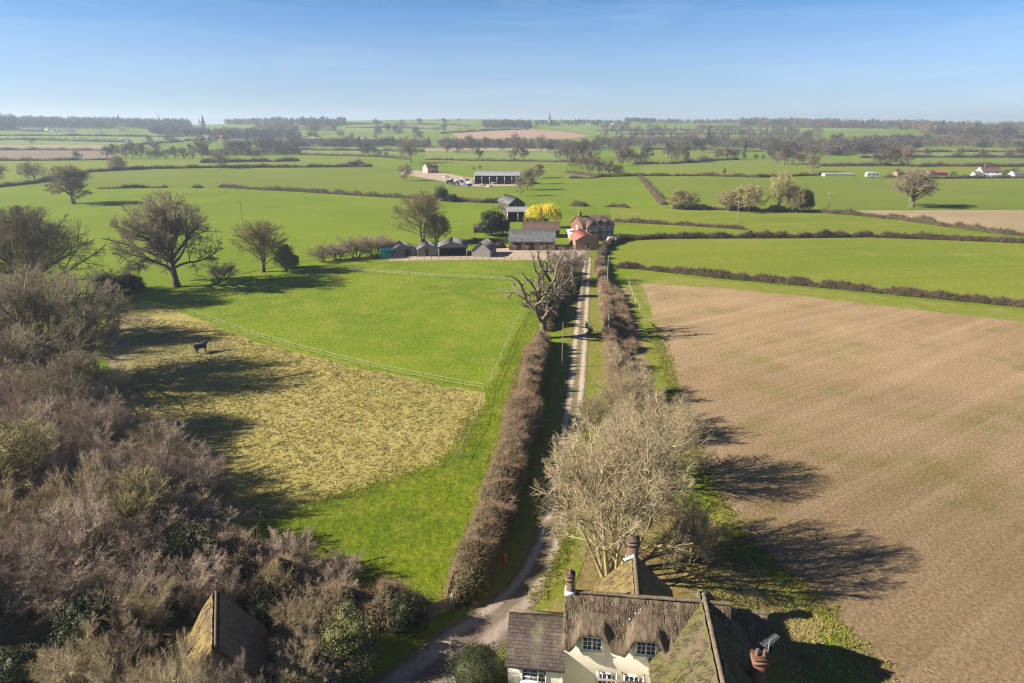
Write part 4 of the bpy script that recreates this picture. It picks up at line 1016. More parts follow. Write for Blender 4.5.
M['browntile'] = tiles('brown_tile_roof', (0.13, 0.085, 0.065), (0.17, 0.11, 0.085), 0.2, 0.2)
M['greywood'] = mat('weathered_boards', (0.165, 0.152, 0.142), (0.265, 0.248, 0.235), 1.4, stretch=(6, 6, 0.6))
M['darkwood'] = mat('dark_timber', (0.05, 0.04, 0.032), (0.085, 0.07, 0.055), 2.0)
M['postwood'] = mat('fence_timber', (0.16, 0.125, 0.085), (0.27, 0.22, 0.16), 2.0)
M['polewood'] = mat('pole_timber', (0.15, 0.135, 0.10), (0.23, 0.20, 0.15), 2.0)
M['palewood'] = mat('pale_pole_timber', (0.20, 0.195, 0.15), (0.28, 0.27, 0.21), 2.0)
M['tape'] = mat('white_fence_tape', (0.42, 0.42, 0.34), (0.34, 0.34, 0.27), 2.0)
M['metalroof'] = mat('sheet_metal_roof', (0.25, 0.245, 0.26), (0.32, 0.315, 0.33), 0.3, rough=0.6)
M['grey'] = mat('grey_metal', (0.40, 0.41, 0.42), (0.50, 0.51, 0.52), 3.0, rough=0.45, metal=0.3)
M['dark'] = mat('dark_inside', (0.022, 0.02, 0.018), (0.035, 0.03, 0.027), 1.0)
M['teal'] = mat('teal_plastic', (0.015, 0.14, 0.14), (0.02, 0.17, 0.165), 1.0, rough=0.45)
M['pinkrender'] = mat('pink_render', (0.55, 0.34, 0.27), (0.48, 0.29, 0.23), 1.0)
M['blue'] = mat('blue_paint', (0.03, 0.06, 0.20), (0.04, 0.08, 0.24), 1.0, rough=0.4)
M['tyre'] = mat('tyre_rubber', (0.02, 0.02, 0.02), (0.035, 0.033, 0.03), 3.0)
M['orange'] = mat('orange_red_paint', (0.45, 0.09, 0.03), (0.38, 0.07, 0.03), 3.0, rough=0.5)
M['silver'] = mat('silver_car_paint', (0.50, 0.53, 0.56), (0.46, 0.49, 0.52), 1.0, rough=0.3, spec=0.5, metal=0.3)
M['rug'] = mat('navy_horse_rug', (0.018, 0.022, 0.055), (0.028, 0.032, 0.075), 3.0)
M['horse'] = mat('bay_coat', (0.035, 0.022, 0.016), (0.055, 0.033, 0.022), 3.0)
M['lead'] = mat('lead_flashing', (0.55, 0.56, 0.58), (0.66, 0.67, 0.69), 3.0, rough=0.5)
M['straw'] = mat('stacked_rubble', (0.42, 0.31, 0.24), (0.32, 0.24, 0.19), 0.8)

def gable_walls(x0, x1, y0, y1, eave, ridge):
    """walls with gables at both x ends, hollow enough to be seen only from outside"""
    ym = (y0 + y1) / 2
    return MB().prism([(y0, 0), (y1, 0), (y1, eave), (ym, ridge), (y0, eave)], x0, x1, 'x')

def pitched(x0, x1, y0, y1, eave, ridge, th=0.12, over=0.3, gover=0.2):
    """a two-slope roof with thickness, ridge along x"""
    ym = (y0 + y1) / 2; k = (ridge - eave) / (ym - y0); o = over
    pts = [(y0 - o, eave - k * o), (ym, ridge), (y1 + o, eave - k * o), (y1 + o, eave - k * o + th), (ym, ridge + th), (y0 - o, eave - k * o + th)]
    pts = [(p, q + 0.005) for p, q in pts]
    return MB().prism([pts[0], pts[1], pts[4], pts[5]], x0 - gover, x1 + gover, 'x').prism([pts[1], pts[2], pts[3], pts[4]], x0 - gover, x1 + gover, 'x')

def window(root, cx, cz, y, w, h, cols=2, rows=3, face='-y', frame='white', name='window', sill=True, fw=0.05):
    """a glazed window: frame with bars (part) and panes (sub-part) on a wall facing -y or a side"""
    a, p, s = MB(), MB(), MB()
    def bx(mb, u0, u1, z0, z1, d0, d1):
        if face == '-y': mb.box(u0, u1, y - d1, y - d0, z0, z1)
        elif face == '-x': mb.box(y - d1, y - d0, u0, u1, z0, z1)
        elif face == 'y': mb.box(u0, u1, y + d0, y + d1, z0, z1)
        else: mb.box(y + d0, y + d1, u0, u1, z0, z1)
    x0, x1, z0, z1 = cx - w / 2, cx + w / 2, cz - h / 2, cz + h / 2
    bx(a, x0 - fw, x0 + fw, z0 - fw, z1 + fw, 0.0, 0.07); bx(a, x1 - fw, x1 + fw, z0 - fw, z1 + fw, 0.0, 0.07)
    bx(a, x0 + fw, x1 - fw, z1 - fw, z1 + fw, 0.0, 0.068); bx(a, x0 + fw, x1 - fw, z0 - fw, z0 + fw, 0.0, 0.068)
    for i in range(1, cols):
        big = (i % 2 == 0) or cols <= 2; u = x0 + w * i / cols; t = fw * (0.9 if big else 0.35)
        bx(a, u - t, u + t, z0 + fw, z1 - fw, 0.012, 0.062 if big else 0.05)
    for j in range(1, rows):
        z = z0 + h * j / rows; bx(a, x0 + fw, x1 - fw, z - 0.018, z + 0.018, 0.014, 0.048)
    bx(p, x0 + fw, x1 - fw, z0 + fw, z1 - fw, 0.004, 0.03)
    f = a.build(name, M[frame], root); p.build('pane', M['glass'], f)
    if sill:
        bx(s, x0 - 0.1, x1 + 0.1, z0 - fw - 0.07, z0 - fw - 0.003, 0.0, 0.14); s.build('sill', M['white'], f)
    return f

# ------------------------------------------------------------------ thatch: thick, soft edged, uneven
def thatch_slope(mb, P0, P1, down, run, drop, th, g, cut=None, nx=28, nv=10, m=0, lift=None):
    """one slope of thatch from the ridge line P0-P1 running `run` metres along `down` and dropping `drop`;
    cut(u) shortens it over windows"""
    P0, P1, down = np.array(P0, float), np.array(P1, float), np.array(down, float)
    lx = P1 - P0; nrm = unit(np.array([down[0] * drop, down[1] * drop, run]))
    nz = np.convolve(g.normal(size=nx + 5), np.ones(4) / 4, 'valid')[:nx + 1] * 0.05
    V = np.zeros((nx + 1, nv + 1, 2, 3))
    for i in range(nx + 1):
        u = i / nx; c = cut(u) if cut else 0.0
        for j in range(nv + 1):
            v = j / nv * (1 - c) + (nz[i] * 0.5 if j == nv else 0)
            base = P0 + lx * u + down * run * v + np.array([0, 0, -drop * v])
            if lift: base = base + np.array([0, 0, lift(u) * sstep(0.25, 0.95, j / nv)])
            t = th * (1.0 if j < nv else 0.72) + 0.03 * g.normal() + 0.02 * math.sin(u * 37 + v * 9)
            V[i, j, 0] = base + nrm * t; V[i, j, 1] = base - nrm * 0.02
    k = (nv + 1) * 2; W = V.reshape(-1, 3); f = []
    idx = lambda i, j, s: i * k + j * 2 + s
    for i in range(nx):
        for j in range(nv):
            f.append((idx(i, j, 0), idx(i, j + 1, 0), idx(i + 1, j + 1, 0), idx(i + 1, j, 0)))
            f.append((idx(i, j, 1), idx(i + 1, j, 1), idx(i + 1, j + 1, 1), idx(i, j + 1, 1)))
        f.append((idx(i, nv, 0), idx(i, nv, 1), idx(i + 1, nv, 1), idx(i + 1, nv, 0)))
    for j in range(nv):
        f.append((idx(0, j, 0), idx(0, j, 1), idx(0, j + 1, 1), idx(0, j + 1, 0)))
        f.append((idx(nx, j, 0), idx(nx, j + 1, 0), idx(nx, j + 1, 1), idx(nx, j, 1)))
    mb.add(W, f, m)

def straw(mb, P0, P1, down, run, drop, th, g, n, m=0):
    """loose straw ends lying on a slope, so the surface is not smooth"""
    P0, P1, down = np.array(P0, float), np.array(P1, float), np.array(down, float)
    nrm = unit(np.array([down[0] * drop, down[1] * drop, run])); dn = unit(np.array([down[0] * run, down[1] * run, -drop]))
    u = g.random(n)[:, None]; v = g.random(n)[:, None] * 0.97
    s = P0 + (P1 - P0) * u + (down * run + np.array([0, 0, -drop])) * v + nrm * (th - 0.01)
    side = unit(P1 - P0)
    e = s + dn * g.uniform(0.12, 0.4, n)[:, None] + side * g.uniform(-.1, .1, n)[:, None] + nrm * g.uniform(0.02, 0.07, n)[:, None]
    mb.add(*tubes(np.stack([s, e], 1), np.broadcast_to(np.array([[0.018, 0.008]]), (n, 2)), 3), m)

def ridge_roll(mb, P, Q, r, g, m=0, n=20):
    P, Q = np.array(P, float), np.array(Q, float)
    pts = np.array([[P + (Q - P) * i / n + np.array([0, 0, 0.02 * g.normal()]) for i in range(n + 1)]])
    v, f = tubes(pts, np.full((1, n + 1), r), 9); mb.add(v, f, m)
    mb.poly(v[:9][::-1], m); mb.poly(v[-9:], m)

# ------------------------------------------------------------------ the thatched cottage in front
def cottage():
    g = np.random.default_rng(55)
    root = empty('thatched_cottage', (3.43, 37.18, 0), R(-7), 'cream thatched cottage with a slate roofed end at the bottom of the picture', 'cottage')
    w = MB()
    w.prism([(-1.72, 0), (2.2, 0), (2.2, 4.6), (0, 6.75), (-1.72, 4.98)], 0.12, 10.2, 'x')                 # main range
    w.prism([(8.85 - 2.75, 0), (8.85 + 2.75, 0), (8.85 + 2.75, 4.0), (8.85, 6.8), (8.85 - 2.75, 4.0)], -11, 1.4, 'y')     # cross wing
    w.prism([(4.7 - 2.2, 0), (4.7 + 2.2, 0), (4.7 + 2.2, 4.2), (4.7, 6.4), (4.7 - 2.2, 4.2)], 2.2, 4.4, 'y')               # rear wing
    w.prism([(-2.25, 0), (2.2, 0), (2.2, 3.25), (0, 5.1), (-2.25, 3.2)], -3.45, 0.118, 'x')                     # slate end
    w.prism([(0.2, 0), (3.4, 0), (3.4, 3.6), (1.8, 4.9), (0.2, 3.6)], 10.2, 13.0, 'x')                          # low outshut
    w.build('wall', M['render'], root)
    # main thatch with eyebrows cut over the two bedroom windows
    th = MB(); cw = [(1.85, 0.62), (5.2, 0.62)]
    def brow(x):
        return max(1 - sstep(hw, hw + 0.75, abs(x - a)) for a, hw in cw)
    thatch_slope(th, (0, 0, 6.85), (10.4, 0, 6.85), (0, -1, 0), 2.35, 2.45, 0.3, g, lambda u: 0.15 * brow(u * 10.4), nx=70, nv=12, lift=lambda u: 0.62 * brow(u * 10.4))
    thatch_slope(th, (10.4, 0, 6.85), (0, 0, 6.85), (0, 1, 0), 2.6, 2.7, 0.3, g)
    straw(th, (0, 0, 6.85), (10.4, 0, 6.85), (0, -1, 0), 1.7, 1.77, 0.3, g, 2000)
    t1 = th.build('thatch_roof', M['thatch'], root)
    fl = MB()
    for _ in range(8):
        x = 4.6 + 0.35 * g.normal(); v = g.uniform(0.15, 0.55); y = -2.35 * v; z = 6.85 - 2.45 * v
        fl.box(x - 0.035, x + 0.05 * g.uniform(0.5, 1.5), y - 0.3, y - 0.2, z + 0.17, z + 0.22)
    fl.build('lichen', M['lead'], t1)

    rr = MB(); ridge_roll(rr, (0, 0, 7.1), (10.4, 0, 7.1), 0.13, g); rr.build('ridge', M['ridge'], t1)
    th = MB()
    thatch_slope(th, (8.85, -11.2, 6.9), (8.85, 1.2, 6.9), (-1, 0, 0), 3.3, 3.3, 0.32, g, nx=44, nv=14)
    straw(th, (8.85, -11.2, 6.9), (8.85, 1.2, 6.9), (-1, 0, 0), 3.2, 3.2, 0.32, g, 3400)
    thatch_slope(th, (8.85, 1.2, 6.9), (8.85, -11.2, 6.9), (1, 0, 0), 3.3, 3.3, 0.32, g, nx=44)
    straw(th, (8.85, 1.2, 6.9), (8.85, -11.2, 6.9), (1, 0, 0), 3.2, 3.2, 0.32, g, 2000)
    t2 = th.build('thatch_roof', M['mossthatch'], root); tag(t2, 'mossy green thatch over the cross wing')
    rr = MB(); ridge_roll(rr, (8.85, -11.2, 7.2), (8.85, 0.6, 7.2), 0.15, g, n=40); rr.build('ridge', M['ridge'], t2)
    th = MB()
    thatch_slope(th, (4.7, 0.0, 6.5), (4.7, 4.7, 6.5), (-1, 0, 0), 2.7, 2.6, 0.3, g)
    thatch_slope(th, (4.7, 4.7, 6.5), (4.7, 0.0, 6.5), (1, 0, 0), 2.7, 2.6, 0.3, g)
    straw(th, (4.7, 0.0, 6.5), (4.7, 4.7, 6.5), (-1, 0, 0), 2.6, 2.5, 0.3, g, 800)
    t3 = th.build('thatch_roof', M['goldmoss'], root); tag(t3, 'golden lichen covered thatch over the rear wing')
    rr = MB(); ridge_roll(rr, (4.7, 0.0, 6.8), (4.7, 4.7, 6.8), 0.17, g); rr.build('ridge', M['ridge'], t3)
    th = MB()
    thatch_slope(th, (10.2, 1.8, 4.95), (13.3, 1.8, 4.95), (0, -1, 0), 1.9, 1.6, 0.28, g)
    thatch_slope(th, (13.3, 1.8, 4.95), (10.2, 1.8, 4.95), (0, 1, 0), 1.9, 1.6, 0.28, g)
    straw(th, (10.2, 1.8, 4.95), (13.3, 1.8, 4.95), (0, -1, 0), 1.8, 1.5, 0.28, g, 400)
    t4 = tag(th.build('thatch_roof', M['thatch'], root), 'low thatch over the outshut')
    rr = MB(); ridge_roll(rr, (10.2, 1.8, 5.18), (13.3, 1.8, 5.18), 0.16, g); rr.build('ridge', M['ridge'], t4)
    # slate end
    k = 1.85 / 2.25
    pitched(-3.5, 0.1, -2.25, 2.2, 3.22, 5.12, 0.09, 0.3, 0.12).build('slate_roof', M['slate'], root)
    MB().box(-3.62, 0.14, -0.14, 0.1, 5.19, 5.3).build('ridge_tile', M['ridge'], root)
    MB().bar((-3.7, -2.58, 2.98), (0.2, -2.58, 2.98), 0.06).build('gutter', M['dark'], root)
    MB().bar((0.02, -2.5, 3.0), (0.02, -2.32, 2.6), 0.045).bar((0.02, -2.32, 2.6), (0.02, -2.32, 0.1), 0.045).build('drainpipe', M['white'], root)
    # windows
    for cx in (1.85, 5.2):
        w2 = MB().box(cx - 0.78, cx + 0.78, -1.80, -0.9, 3.8, 5.42); w2.build('wall', M['render'], root)
        window(root, cx, 4.72, -1.80, 1.2, 0.98, 4, 3)
    window(root, 2.9, 1.75, -1.72, 1.2, 1.3, 4, 3)
    window(root, -1.75, 2.25, -2.25, 1.55, 1.0, 3, 3)
    window(root, 4.6, 1.75, -1.72, 1.2, 1.3, 4, 3)
    # little timber canopy over the ground floor door
    c = MB().box(2.3, 5.3, -2.55, -2.45, 2.55, 2.66)
    for x in (2.4, 3.8, 5.2): c.box(x - 0.05, x + 0.05, -2.449, -1.74, 2.56, 2.65).bar((x, -2.4, 2.55), (x, -1.78, 1.9), 0.04)
    c.build('canopy', M['postwood'], root)
    # chimneys
    def stack(x, y, z0, z1, a, b, m, pots, flash):
        s = MB().box(x - a / 2, x + a / 2, y - b / 2, y + b / 2, z0, z1).box(x - a / 2 - 0.06, x + a / 2 + 0.06, y - b / 2 - 0.06, y + b / 2 + 0.06, z1 - 0.32, z1 - 0.14).box(x - a / 2 - 0.05, x + a / 2 + 0.05, y - b / 2 - 0.05, y + b / 2 + 0.05, z1 + 0.002, z1 + 0.1)
        o = s.build('chimney', M[m], root)
        for px_ in pots:
            MB().bar((x + px_, y, z1 + 0.1), (x + px_, y, z1 + 0.5), 0.13, 9, 0, 0.1).build('chimney_pot', M['brickdark'], o)
        if flash: MB().box(x - a / 2 - 0.09, x + a / 2 + 0.09, y - b / 2 - 0.09, y + b / 2 + 0.09, flash - 0.12, flash + 0.16).build('flashing', M['lead'], o)
        return o
    stack(0.33, 0.05, 4.5, 8.3, 0.5, 0.55, 'brickdark', (0.0,), 7.05)
    stack(4.55, 4.9, 3.0, 8.0, 0.75, 0.7, 'brickdark', (), None)
    MB().bar((4.68, 4.4, 7.06), (4.0, 4.62, 6.5), 0.12, 6).build('flashing', M['lead'], root)
    ch = stack(11.5, -3.7, 2.5, 6.5, 0.85, 0.7, 'brick', (-0.2, 0.22), None)
    # television aerial on the brick stack
    a = MB().bar((11.95, -3.5, 5.6), (11.95, -3.5, 7.6), 0.02, 5)
    a.bar((11.55, -3.9, 7.45), (12.5, -2.95, 7.45), 0.015, 4)
    for i in range(9):
        t = i / 8; c0 = np.array((11.55 + 0.95 * t, -3.9 + 0.95 * t, 7.45)); d = np.array((0.2, -0.2, 0.0)) * (1.2 - 0.4 * t)
        a.bar(tuple(c0 - d * 0.8), tuple(c0 + d * 0.8), 0.006, 4)
    a.build('aerial', M['grey'], ch)
    # vent pipe on the main ridge
    MB().bar((8.4, 0.2, 7.0), (8.4, 0.2, 7.75), 0.035, 6).bar((8.4, 0.2, 7.75), (8.65, 0.2, 7.8), 0.035, 6).build('vent_pipe', M['palewood'], root)
    # climbing moss patches of white lichen on the front thatch are part of its material
cottage()

# the small thatched house among the trees
def small_house():
    g = np.random.default_rng(56)
    a, b = np.array((-17.9, 33.6)), np.array((-20.0, 38.8)); d = b - a; L = float(np.linalg.norm(d)); rz = math.atan2(d[1], d[0])
    root = empty('thatched_house', (a[0], a[1], 0), rz, 'small house with a steep mossy golden thatch half hidden in the thicket', 'house', None, (1, 0.9, 0.95))
    MB().prism([(-2.5, 0), (2.5, 0), (2.5, 2.2), (0, 5.7), (-2.5, 2.2)], 0.3, L - 0.3, 'x').build('wall', M['greywood'], root)
    th = MB()
    thatch_slope(th, (0, 0, 5.9), (L, 0, 5.9), (0, 1, 0), 3.0, 4.2, 0.28, g, nx=24)
    straw(th, (0, 0, 5.9), (L, 0, 5.9), (0, 1, 0), 2.9, 4.1, 0.28, g, 1200)
    t = th.build('thatch_roof', M['goldmoss'], root)
    rr = MB(); ridge_roll(rr, (0, 0, 6.12), (L, 0, 6.12), 0.1, g); rr.build('ridge', M['thatch'], t)
    th = MB(); thatch_slope(th, (L, 0, 5.9), (0, 0, 5.9), (0, -1, 0), 3.0, 4.2, 0.28, g, nx=24)  # unlit slope takes the darker thatch, so its shade sits in the colour
    tag(th.build('thatch_roof', M['thatch'], root), 'east slope of the thatch with its shade put into a darker brown')
    window(root, 0.0, 2.0, 0.3, 0.9, 0.8, 2, 2, face='-x')
    MB().box(0.28, 0.3, 1.0, 1.8, 0.0, 1.9).build('door', M['darkwood'], root)
small_house()

# ------------------------------------------------------------------ the farm
def site(px, py): return at(px, py)
def farmhouse():
    p = at(598, 240); root = empty('farmhouse', p, R(20), 'red brick farmhouse with two front gables beside the yellow willow', 'house')
    W, D, E, Z = 11.0, 9.0, 4.7, 7.2
    MB().prism([(0, 0), (D, 0), (D, E), (D / 2, Z), (0, E)], -W / 2, W / 2, 'x').prism([(-2.3, 0), (2.3, 0), (2.3, 4.6), (0, 6.9), (-2.3, 4.6)], -1.2, 0.0, 'y').build('wall', M['brick'], root)
    w2 = MB()
    for cx in (-2.4, 2.6):
        w2.prism([(cx - 2.1, 0), (cx + 2.1, 0), (cx + 2.1, 4.6), (cx, 6.9), (cx - 2.1, 4.6)], -1.25, D / 2 - 1, 'y')
    w2.build('front_gable', M['brick'], root)
    r = pitched(-W / 2, W / 2, 0, D, E, Z, 0.14, 0.3, 0.25)
    for cx in (-2.4, 2.6):
        k = 2.3 / 2.1
        for s in (-1, 1):
            r.prism([(cx, 6.91), (cx + s * 2.5, 6.91 - 2.5 * k), (cx + s * 2.5, 7.06 - 2.5 * k), (cx, 7.07)], -1.55, D / 2 - 0.6, 'y')
    rf = r.build('roof', M['browntile'], root)
    bb = MB()
    for cx in (-2.4, 2.6):
        for s in (-1, 1): bb.prism([(cx, 6.66), (cx + s * 2.45, 6.66 - 2.45 * 2.3 / 2.1), (cx + s * 2.45, 6.88 - 2.45 * 2.3 / 2.1), (cx, 6.88)], -1.54, -1.48, 'y')
    bb.build('bargeboard', M['white'], root)
    MB().box(-4.9, -4.1, 4.2, 4.9, 6.2, 8.6).box(-5.0, -4.0, 4.1, 5.0, 8.3, 8.45).build('chimney', M['brick'], rf)
    for cx in (-2.4, 2.6):
        for z in (1.4, 3.9):
            for dx in (-0.95, 0.95): window(root, cx + dx, z, -1.25, 1.1, 1.25, 2, 2, fw=0.07)
    window(root, 4.4, 3.8, -W / 2, 1.0, 1.2, 2, 2, face='-x', fw=0.07)
    c = MB().box(-7.4, -W / 2 - 0.01, 5.5, 8.5, 0, 2.2); c.prism([(5.4, 2.2), (8.6, 2.2), (7, 2.9)], -7.5, -W / 2 - 0.02, 'x')
    c.build('conservatory', M['white'], root)
farmhouse()

def outbuilding(name, label, px, py, rz, W, D, E, Z, wall, roof, cat='outbuilding', axis='x', door=None, windows=(), front_open=False, chimney=None, group=None):
    """small gabled building; px,py is the foot of its front middle. axis 'x': ridge along the front, 'y': gable to the front"""
    root = empty(name, at(px, py), R(rz), label, cat, group)
    inner = empty  # noqa
    if axis == 'x':
        walls = MB().prism([(0, 0), (D, 0), (D, E), (D / 2, Z), (0, E)], -W / 2, W / 2, 'x') if not front_open else None
        roofm = pitched(-W / 2, W / 2, 0, D, E, Z, 0.12, 0.35, 0.25)
    else:
        walls = MB().prism([(-W / 2, 0), (W / 2, 0), (W / 2, E), (0, Z), (-W / 2, E)], 0, D, 'y') if not front_open else None
        roofm = MB(); k = (Z - E) / (W / 2)
        for s in (-1, 1):
            roofm.prism([(0, Z + 0.01), (s * (W / 2 + 0.3), E - 0.3 * k + 0.01), (s * (W / 2 + 0.3), E - 0.3 * k + 0.13), (0, Z + 0.14)], -0.3, D + 0.3, 'y')
    if front_open:
        walls = MB()
        if axis == 'y':
            walls.box(-W / 2, -W / 2 + 0.15, 0, D, 0, E).box(W / 2 - 0.15, W / 2, 0, D, 0, E).prism([(-W / 2 + 0.15, 0), (W / 2 - 0.15, 0), (W / 2 - 0.15, E), (0, Z), (-W / 2 + 0.15, E)], D - 0.15, D, 'y')
            walls.prism([(-W / 2, E - 0.15), (W / 2, E - 0.15), (W / 2, E), (0, Z), (-W / 2, E)], 0.02, 0.14, 'y')
            walls.box(-W / 2 - 0.06, -W / 2 + 0.25, -0.08, 0.0, 0, E).box(W / 2 - 0.25, W / 2 + 0.06, -0.08, 0.0, 0, E)
        else:
            walls.box(-W / 2, -W / 2 + 0.15, 0.1, D, 0, E).box(W / 2 - 0.15, W / 2, 0.1, D, 0, E).box(-W / 2 + 0.15, W / 2 - 0.15, D - 0.15, D, 0, E)
            pm = MB(); n = max(2, int(W / 4.5))
            for i in range(n + 1):
                x = -W / 2 + 0.12 + (W - 0.24) * i / n; pm.box(x - 0.12, x + 0.12, -0.15, 0.09, 0, E - 0.02)
            pm.build('post', M['grey'], root)
    walls.build('wall', M[wall], root)
    rf = roofm.build('roof', M[roof], root)
    if chimney: MB().box(*chimney).build('chimney', M['brick'], rf)
    if door:
        for dx, dw, dh in door: MB().box(dx - dw / 2, dx + dw / 2, -0.03, -0.002, 0, dh).build('door', M['darkwood'], root)
    for (x, z, w, h) in windows: window(root, x, z, -0.002, w, h, 2, 2, fw=0.07)
    return root

outbuilding('outbuilding', 'red roofed outbuilding in front of the brick farmhouse', 587, 250.5, 6, 7.0, 9.5, 3.0, 5.0, 'brickpale', 'redroof', axis='y', door=[(0, 1.2, 2.1)])
outbuilding('barn', 'long slate roofed barn with dark open front in the farm yard', 532, 250.5, -2, 13.5, 9.5, 2.7, 5.4, 'brickpale', 'slategrey', 'barn', door=[(-4.3, 2.2, 2.2), (-0.6, 2.6, 2.3), (3.6, 2.4, 2.2)])  # these dark door panels stand in for the shade of open bays
outbuilding('barn', 'dark low barn behind the long slate roofed barn', 541, 238, -2, 12, 7, 2.6, 4.8, 'darkwood', 'browntile', 'barn')
outbuilding('open_shed', 'pale roofed open shed left of the yellow willow', 518, 222, 6, 8.0, 12, 3.8, 4.9, 'darkwood', 'metalroof', 'shed', front_open=True)
outbuilding('barn', 'dark roofed barn behind the pale roofed open shed', 517, 212, 20, 7, 14, 3.5, 6.0, 'darkwood', 'slategrey', 'barn', axis='y')
outbuilding('stable', 'leftmost grey timber stable with a slate roof beside the teal tank', 404, 256.5, 18, 6.8, 6.0, 2.1, 3.4, 'greywood', 'slategrey', 'stable', axis='y', door=[(1.2, 1.6, 2.1)])
outbuilding('stable', 'grey timber stable between the leftmost stable and the big open garage', 429, 256.5, 12, 6.2, 6.0, 2.1, 3.4, 'greywood', 'slategrey', 'stable', axis='y', door=[(-0.6, 1.1, 2.1)])
outbuilding('open_shed', 'low dark open bay between the two grey stables', 416, 255.5, 8, 4.6, 5.0, 2.0, 2.6, 'darkwood', 'slategrey', 'shed', front_open=True)
outbuilding('garage', 'wide open fronted grey garage in the row of stables', 453, 256.5, 4, 8.0, 8.0, 2.7, 4.1, 'greywood', 'slategrey', 'garage', axis='y', front_open=True)
outbuilding('stable', 'pale gabled shed with a steep dark roof at the right of the stable row', 481, 257, -14, 5.4, 6.5, 1.9, 4.2, 'greywood', 'slategrey', 'stable', axis='y')
outbuilding('garden_shed', 'little brown shed beside the dark conical evergreen', 480, 233, 0, 4.2, 3.2, 1.9, 2.6, 'darkwood', 'browntile', 'shed', door=[(0, .9, 1.7)])
b = outbuilding('barn', 'big open steel barn with a pale sheet roof on the far farm', 497, 184.5, -3, 27.5, 17, 5.2, 7.4, 'dark', 'metalroof', 'barn', front_open=True)
outbuilding('house', 'small pink rendered house at the far farm', 433, 173, 35, 9.0, 7.5, 4.2, 6.6, 'pinkrender', 'browntile', 'house', windows=[(-2.4, 1.5, 1, 1.2), (2.4, 1.5, 1, 1.2), (-2.4, 3.4, 1, 1), (2.4, 3.4, 1, 1)], door=[(0, 1, 2.1)], chimney=(-3.6, -2.8, 3.3, 4.1, 5.5, 7.8))
outbuilding('house', 'white house with red brown roofs beyond the crop field at far right', 991, 178, -8, 12.0, 9.5, 4.2, 7.2, 'white', 'browntile', 'house', windows=[(-4, 1.5, 1.2, 1.2), (0, 1.5, 1.2, 1.2), (4, 1.5, 1.2, 1.2), (-3, 3.5, 1.1, 1), (3, 3.5, 1.1, 1)], chimney=(-3.2, -2.0, 4.0, 5.2, 6.0, 8.6))
outbuilding('house', 'low white extension on the left of the white far right house', 979, 178, -8, 5.5, 6.0, 2.6, 4.2, 'white', 'slategrey', 'house', windows=[(0, 1.4, 1.4, 1.1)])
outbuilding('cottage', 'tiny white roofed building at the right picture edge', 1019, 178, 0, 7, 6, 2.6, 4.4, 'white', 'slategrey', 'cottage')
outbuilding('shed', 'low pinkish brick building left of the round oak in the crop field', 905, 176.5, 0, 11, 6, 2.4, 3.6, 'brickpale', 'browntile', 'shed')
outbuilding('shed', 'long pale low building at the road left of the caravan', 839, 176.3, 0, 20, 5, 1.5, 2.2, 'white', 'metalroof', 'shed')
outbuilding('shed', 'pinkish roofed shed right of the round oak in the crop field', 938, 176, 0, 13, 6, 2.4, 3.9, 'brickpale', 'redroof', 'shed')
FAR = [(52, 132.2, 10, 'white', 'slategrey', 'bright white house in the far left village'), (63, 132.4, 22, 'white', 'slategrey', 'long low white building right of the bright white village house'),
       (32, 131.6, 40, 'greywood', 'slategrey', 'long grey farm building left of the bright white village house'), (46, 130.6, 10, 'white', 'slategrey', 'small white gable behind the far left village house'),
       (72, 132.6, 10, 'white', 'slategrey', 'small white cottage at the right of the far left village'), (99, 133, 8, 'white', 'slategrey', 'lone white cottage before the far left wood'),
       (180, 135.6, 16, 'brickpale', 'redroof', 'pink brick houses beyond the small left oak'), (185, 136.4, 12, 'white', 'browntile', 'white fronted house in the left hamlet'),
       (205, 138.5, 14, 'white', 'slategrey', 'pale house below the left hamlet'), (219, 139, 13, 'brick', 'redroof', 'red brick house in the left hamlet'), (214, 141, 9, 'white', 'redroof', 'cream cottage by the dark belt in the left hamlet'),
       (284, 143, 12, 'white', 'slategrey', 'white gabled house left of the long white sheds'), (291, 143.5, 12, 'brickpale', 'redroof', 'brick house beside the white gabled far house'),
       (310, 141, 36, 'white', 'metalroof', 'long white shed behind the dark belt left of centre'), (368, 142, 26, 'white', 'metalroof', 'second long white shed right of the first in the far belt'),
       (345, 140, 8, 'white', 'slategrey', 'narrow white building between the long white sheds'), (588, 125, 14, 'white', 'slategrey', 'white house in the hilltop village'),
       (597, 125.2, 26, 'white', 'slategrey', 'long pale building in the hilltop village'), (607, 125.3, 14, 'white', 'slategrey', 'second white house at the right of the hilltop village'), (616, 125.4, 20, 'white', 'metalroof', 'pale shed at the right end of the hilltop village'), (127, 143.5, 8, 'white', 'slategrey', 'white shed beside the dark clump under the village')]
for x, y, W_, wl, rf, lb in FAR:
    outbuilding('house' if W_ < 20 else 'long_shed', lb, x, y, random.uniform(-15, 15), W_, 8, 4.0, 6.4, wl, rf, 'house' if W_ < 20 else 'shed')
# village church: tower and spire
p = at(549.5, 125); rt = empty('church', p, 0.2, 'grey church spire rising above the hilltop village', 'church'); s = mpp(p)
MB().box(-3 , 3, -3, 3, 0, 14).build('tower', M['greywood'], rt)
sp = MB(); sp.add([(-3, -3, 14), (3, -3, 14), (3, 3, 14), (-3, 3, 14), (0, 0, 36)], [(0, 1, 4), (1, 2, 4), (2, 3, 4), (3, 0, 4)]); sp.build('spire', M['slategrey'], rt)

